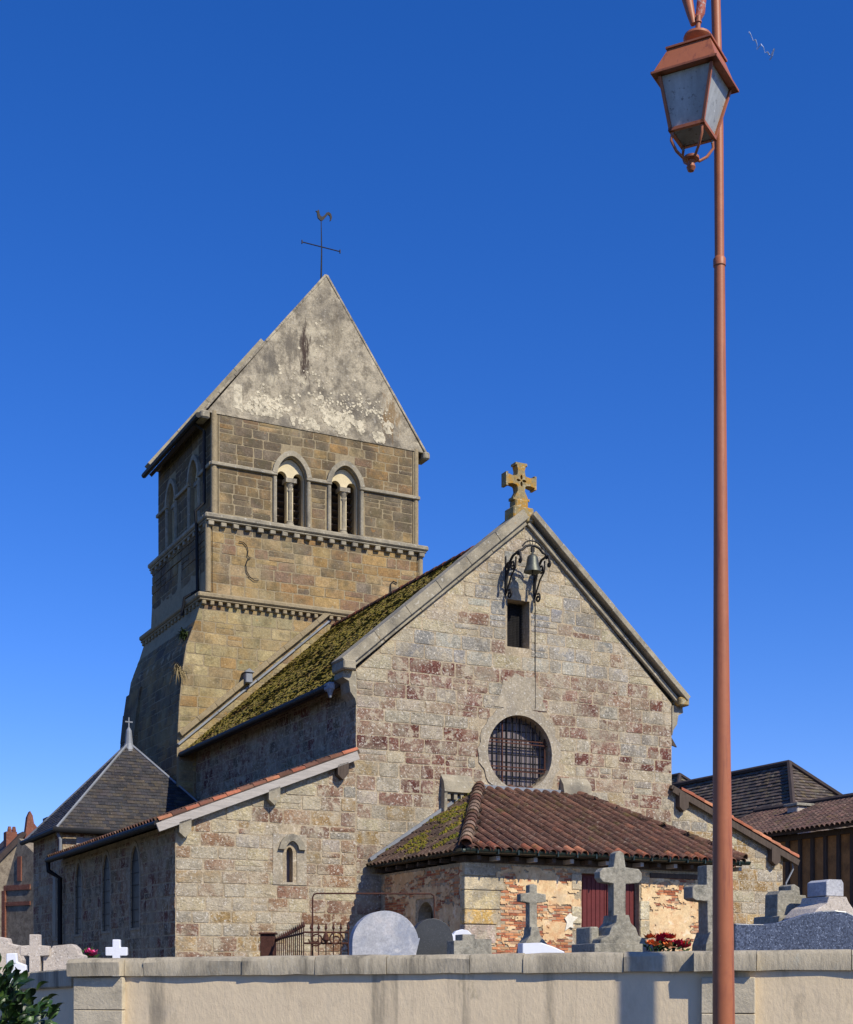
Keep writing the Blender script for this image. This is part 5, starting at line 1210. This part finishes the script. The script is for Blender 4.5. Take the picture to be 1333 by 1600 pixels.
# ---------------------------------------------------------------- houses on the left
M_rb = mat('red_brick_wall', L(128, 82, 66), var=.25, bump=.5, bscale=20, spots=[(L(180, 150, 130), 9., .58, .66, .5)])
M_sh = mat('stone_rubble', L(138, 126, 108), var=.3, bump=.7, bscale=6, spots=[(L(96, 84, 72), 5., .5, .6, .6)])
Yl = 88.
lh = empty('brick_gabled_house', 'red brick gabled house with twin pot chimney at the far left edge', 'house', ((0-666)/F*Yl, Yl, Z0), rad(27))
k_ = Yl/F/math.cos(rad(27))
def hp(px, py): r = px*k_*.88; return (r, EYE+(HY-py)*Yl/F-Z0)
b = MB(); b.prism([(-6, -.01), hp(58, 1800)[0:1]+(-.01,), hp(50, 1330), hp(32, 1302), hp(-70, 1410), (-6, 3)], lambda s, t, d: (s, -d, t), -6, 0); b.build('wall', M_sh, lh)
b = MB(); b.prism([hp(-80, 1418), hp(34, 1298), hp(40, 1302), hp(-74, 1424)], lambda s, t, d: (s, -d, t), -6.2, .25); b.build('roof', M_tdark, lh)
b = MB(); b.prism([hp(12, 1345), hp(12, 1297), hp(29, 1297), hp(29, 1330)], lambda s, t, d: (s, -d, t), -1.5, -.6); cch = b.build('chimney', M_rb, lh)
b = MB()
for px in (19, 26): x, z = hp(px, 1297); b.lathe([(.12, 0), (.14, .1), (.09, .35)], (x, 1.0, z), 8)
b.build('chimney_pot', M_rb, cch)
b = MB(); b.prism([hp(37, 1312), hp(40, 1290), hp(42, 1274), hp(46, 1265), hp(50, 1272), hp(52, 1284), hp(60, 1294), hp(61, 1310)], lambda s, t, d: (s, -d, t), -.5, .1); b.build('stepped_parapet', M_rb, lh)
Ys = 70.
sh = empty('shaded_gable_house', 'shaded stone gable with red brick bands beside the slate roofed transept', 'house', ((8-666)/F*Ys, Ys, Z0), rad(-35))
k2 = Ys/F
def sp(px, py): return ((px-8)*k2*1.15, EYE+(HY-py)*Ys/F-Z0)
fs_ = lambda s, t, d: (s, -d, t)
b = MB(); b.prism([sp(6, 1700), sp(90, 1700), sp(90, 1355), sp(36, 1312), sp(6, 1392)], fs_, -5, 0); b.build('wall', M_sh, sh)
for y0, y1 in ((1384, 1392), (1410, 1416)): b = MB(); b.prism([sp(6, y1), sp(60, y1), sp(60, y0), sp(6, y0)], fs_, .003, .06); b.build('brick_band', M_rb, sh)
b = MB(); b.prism([sp(3, 1700), sp(10, 1700), sp(10, 1392), sp(3, 1392)], fs_, .003, .1); b.build('brick_quoin', M_rb, sh)
b = MB(); b.prism([sp(34, 1378), sp(42, 1378), sp(42, 1340), sp(34, 1340)], fs_, .003, .06); b.build('window', M_rb, sh)

# ---------------------------------------------------------------- trees added out of view on the left to darken the church side walls
M_crown = mat('dark_foliage', None, rough=.7, var=.3, bump=0)
for (x, y, h, lb) in ((-19, 33, 14, 'nearest'), (-18.5, 24, 12, 'smaller'), (-24, 42, 15, 'tallest'), (-25, 51, 13, 'farthest')):
    t = empty('tree', lb+' dark leafy tree added outside the picture to darken the left church walls', 'tree', (x, y, -.02), 0, 'added trees darkening the left church walls')
    b = MB(); b.tube([(0, 0, -.1), (.1, 0, h*.3), (0, .1, h*.6), (.1, 0, h*.85)], [.3, .24, .14, .05], 10)
    for k in range(9):
        a = k*2.4; z = h*(.28+.055*k); b.tube([(0, 0, z), (math.cos(a)*1.4, math.sin(a)*1.4, z+1.1), (math.cos(a)*2.6, math.sin(a)*2.6, z+1.6)], [.1, .06, .03], 6)
    b.build('trunk', M_wood, t)
    b = MB()
    for k in range(70):
        a, e2, rr = U(0, 6.28), math.asin(U(-1, 1)), U(.35, 1)**.5
        c = Vector((math.cos(a)*math.cos(e2)*3.4*rr, math.sin(a)*math.cos(e2)*3.4*rr, h*.58+math.sin(e2)*h*.4*rr)); cc = jc(random.choice([L(46, 62, 30), L(58, 74, 34), L(38, 52, 26)]), .2)
        for j in range(75):
            p = c+Vector((random.gauss(0, .55), random.gauss(0, .55), random.gauss(0, .5))); d = Vector((U(-1, 1), U(-1, 1), U(-1, 1))).normalized(); s_ = d.orthogonal().normalized()*.09; d *= .16
            b.add([p-d, p+s_, p+d, p-s_], [(0, 1, 2, 3)], cc)
    b.build('crown', M_crown, t)
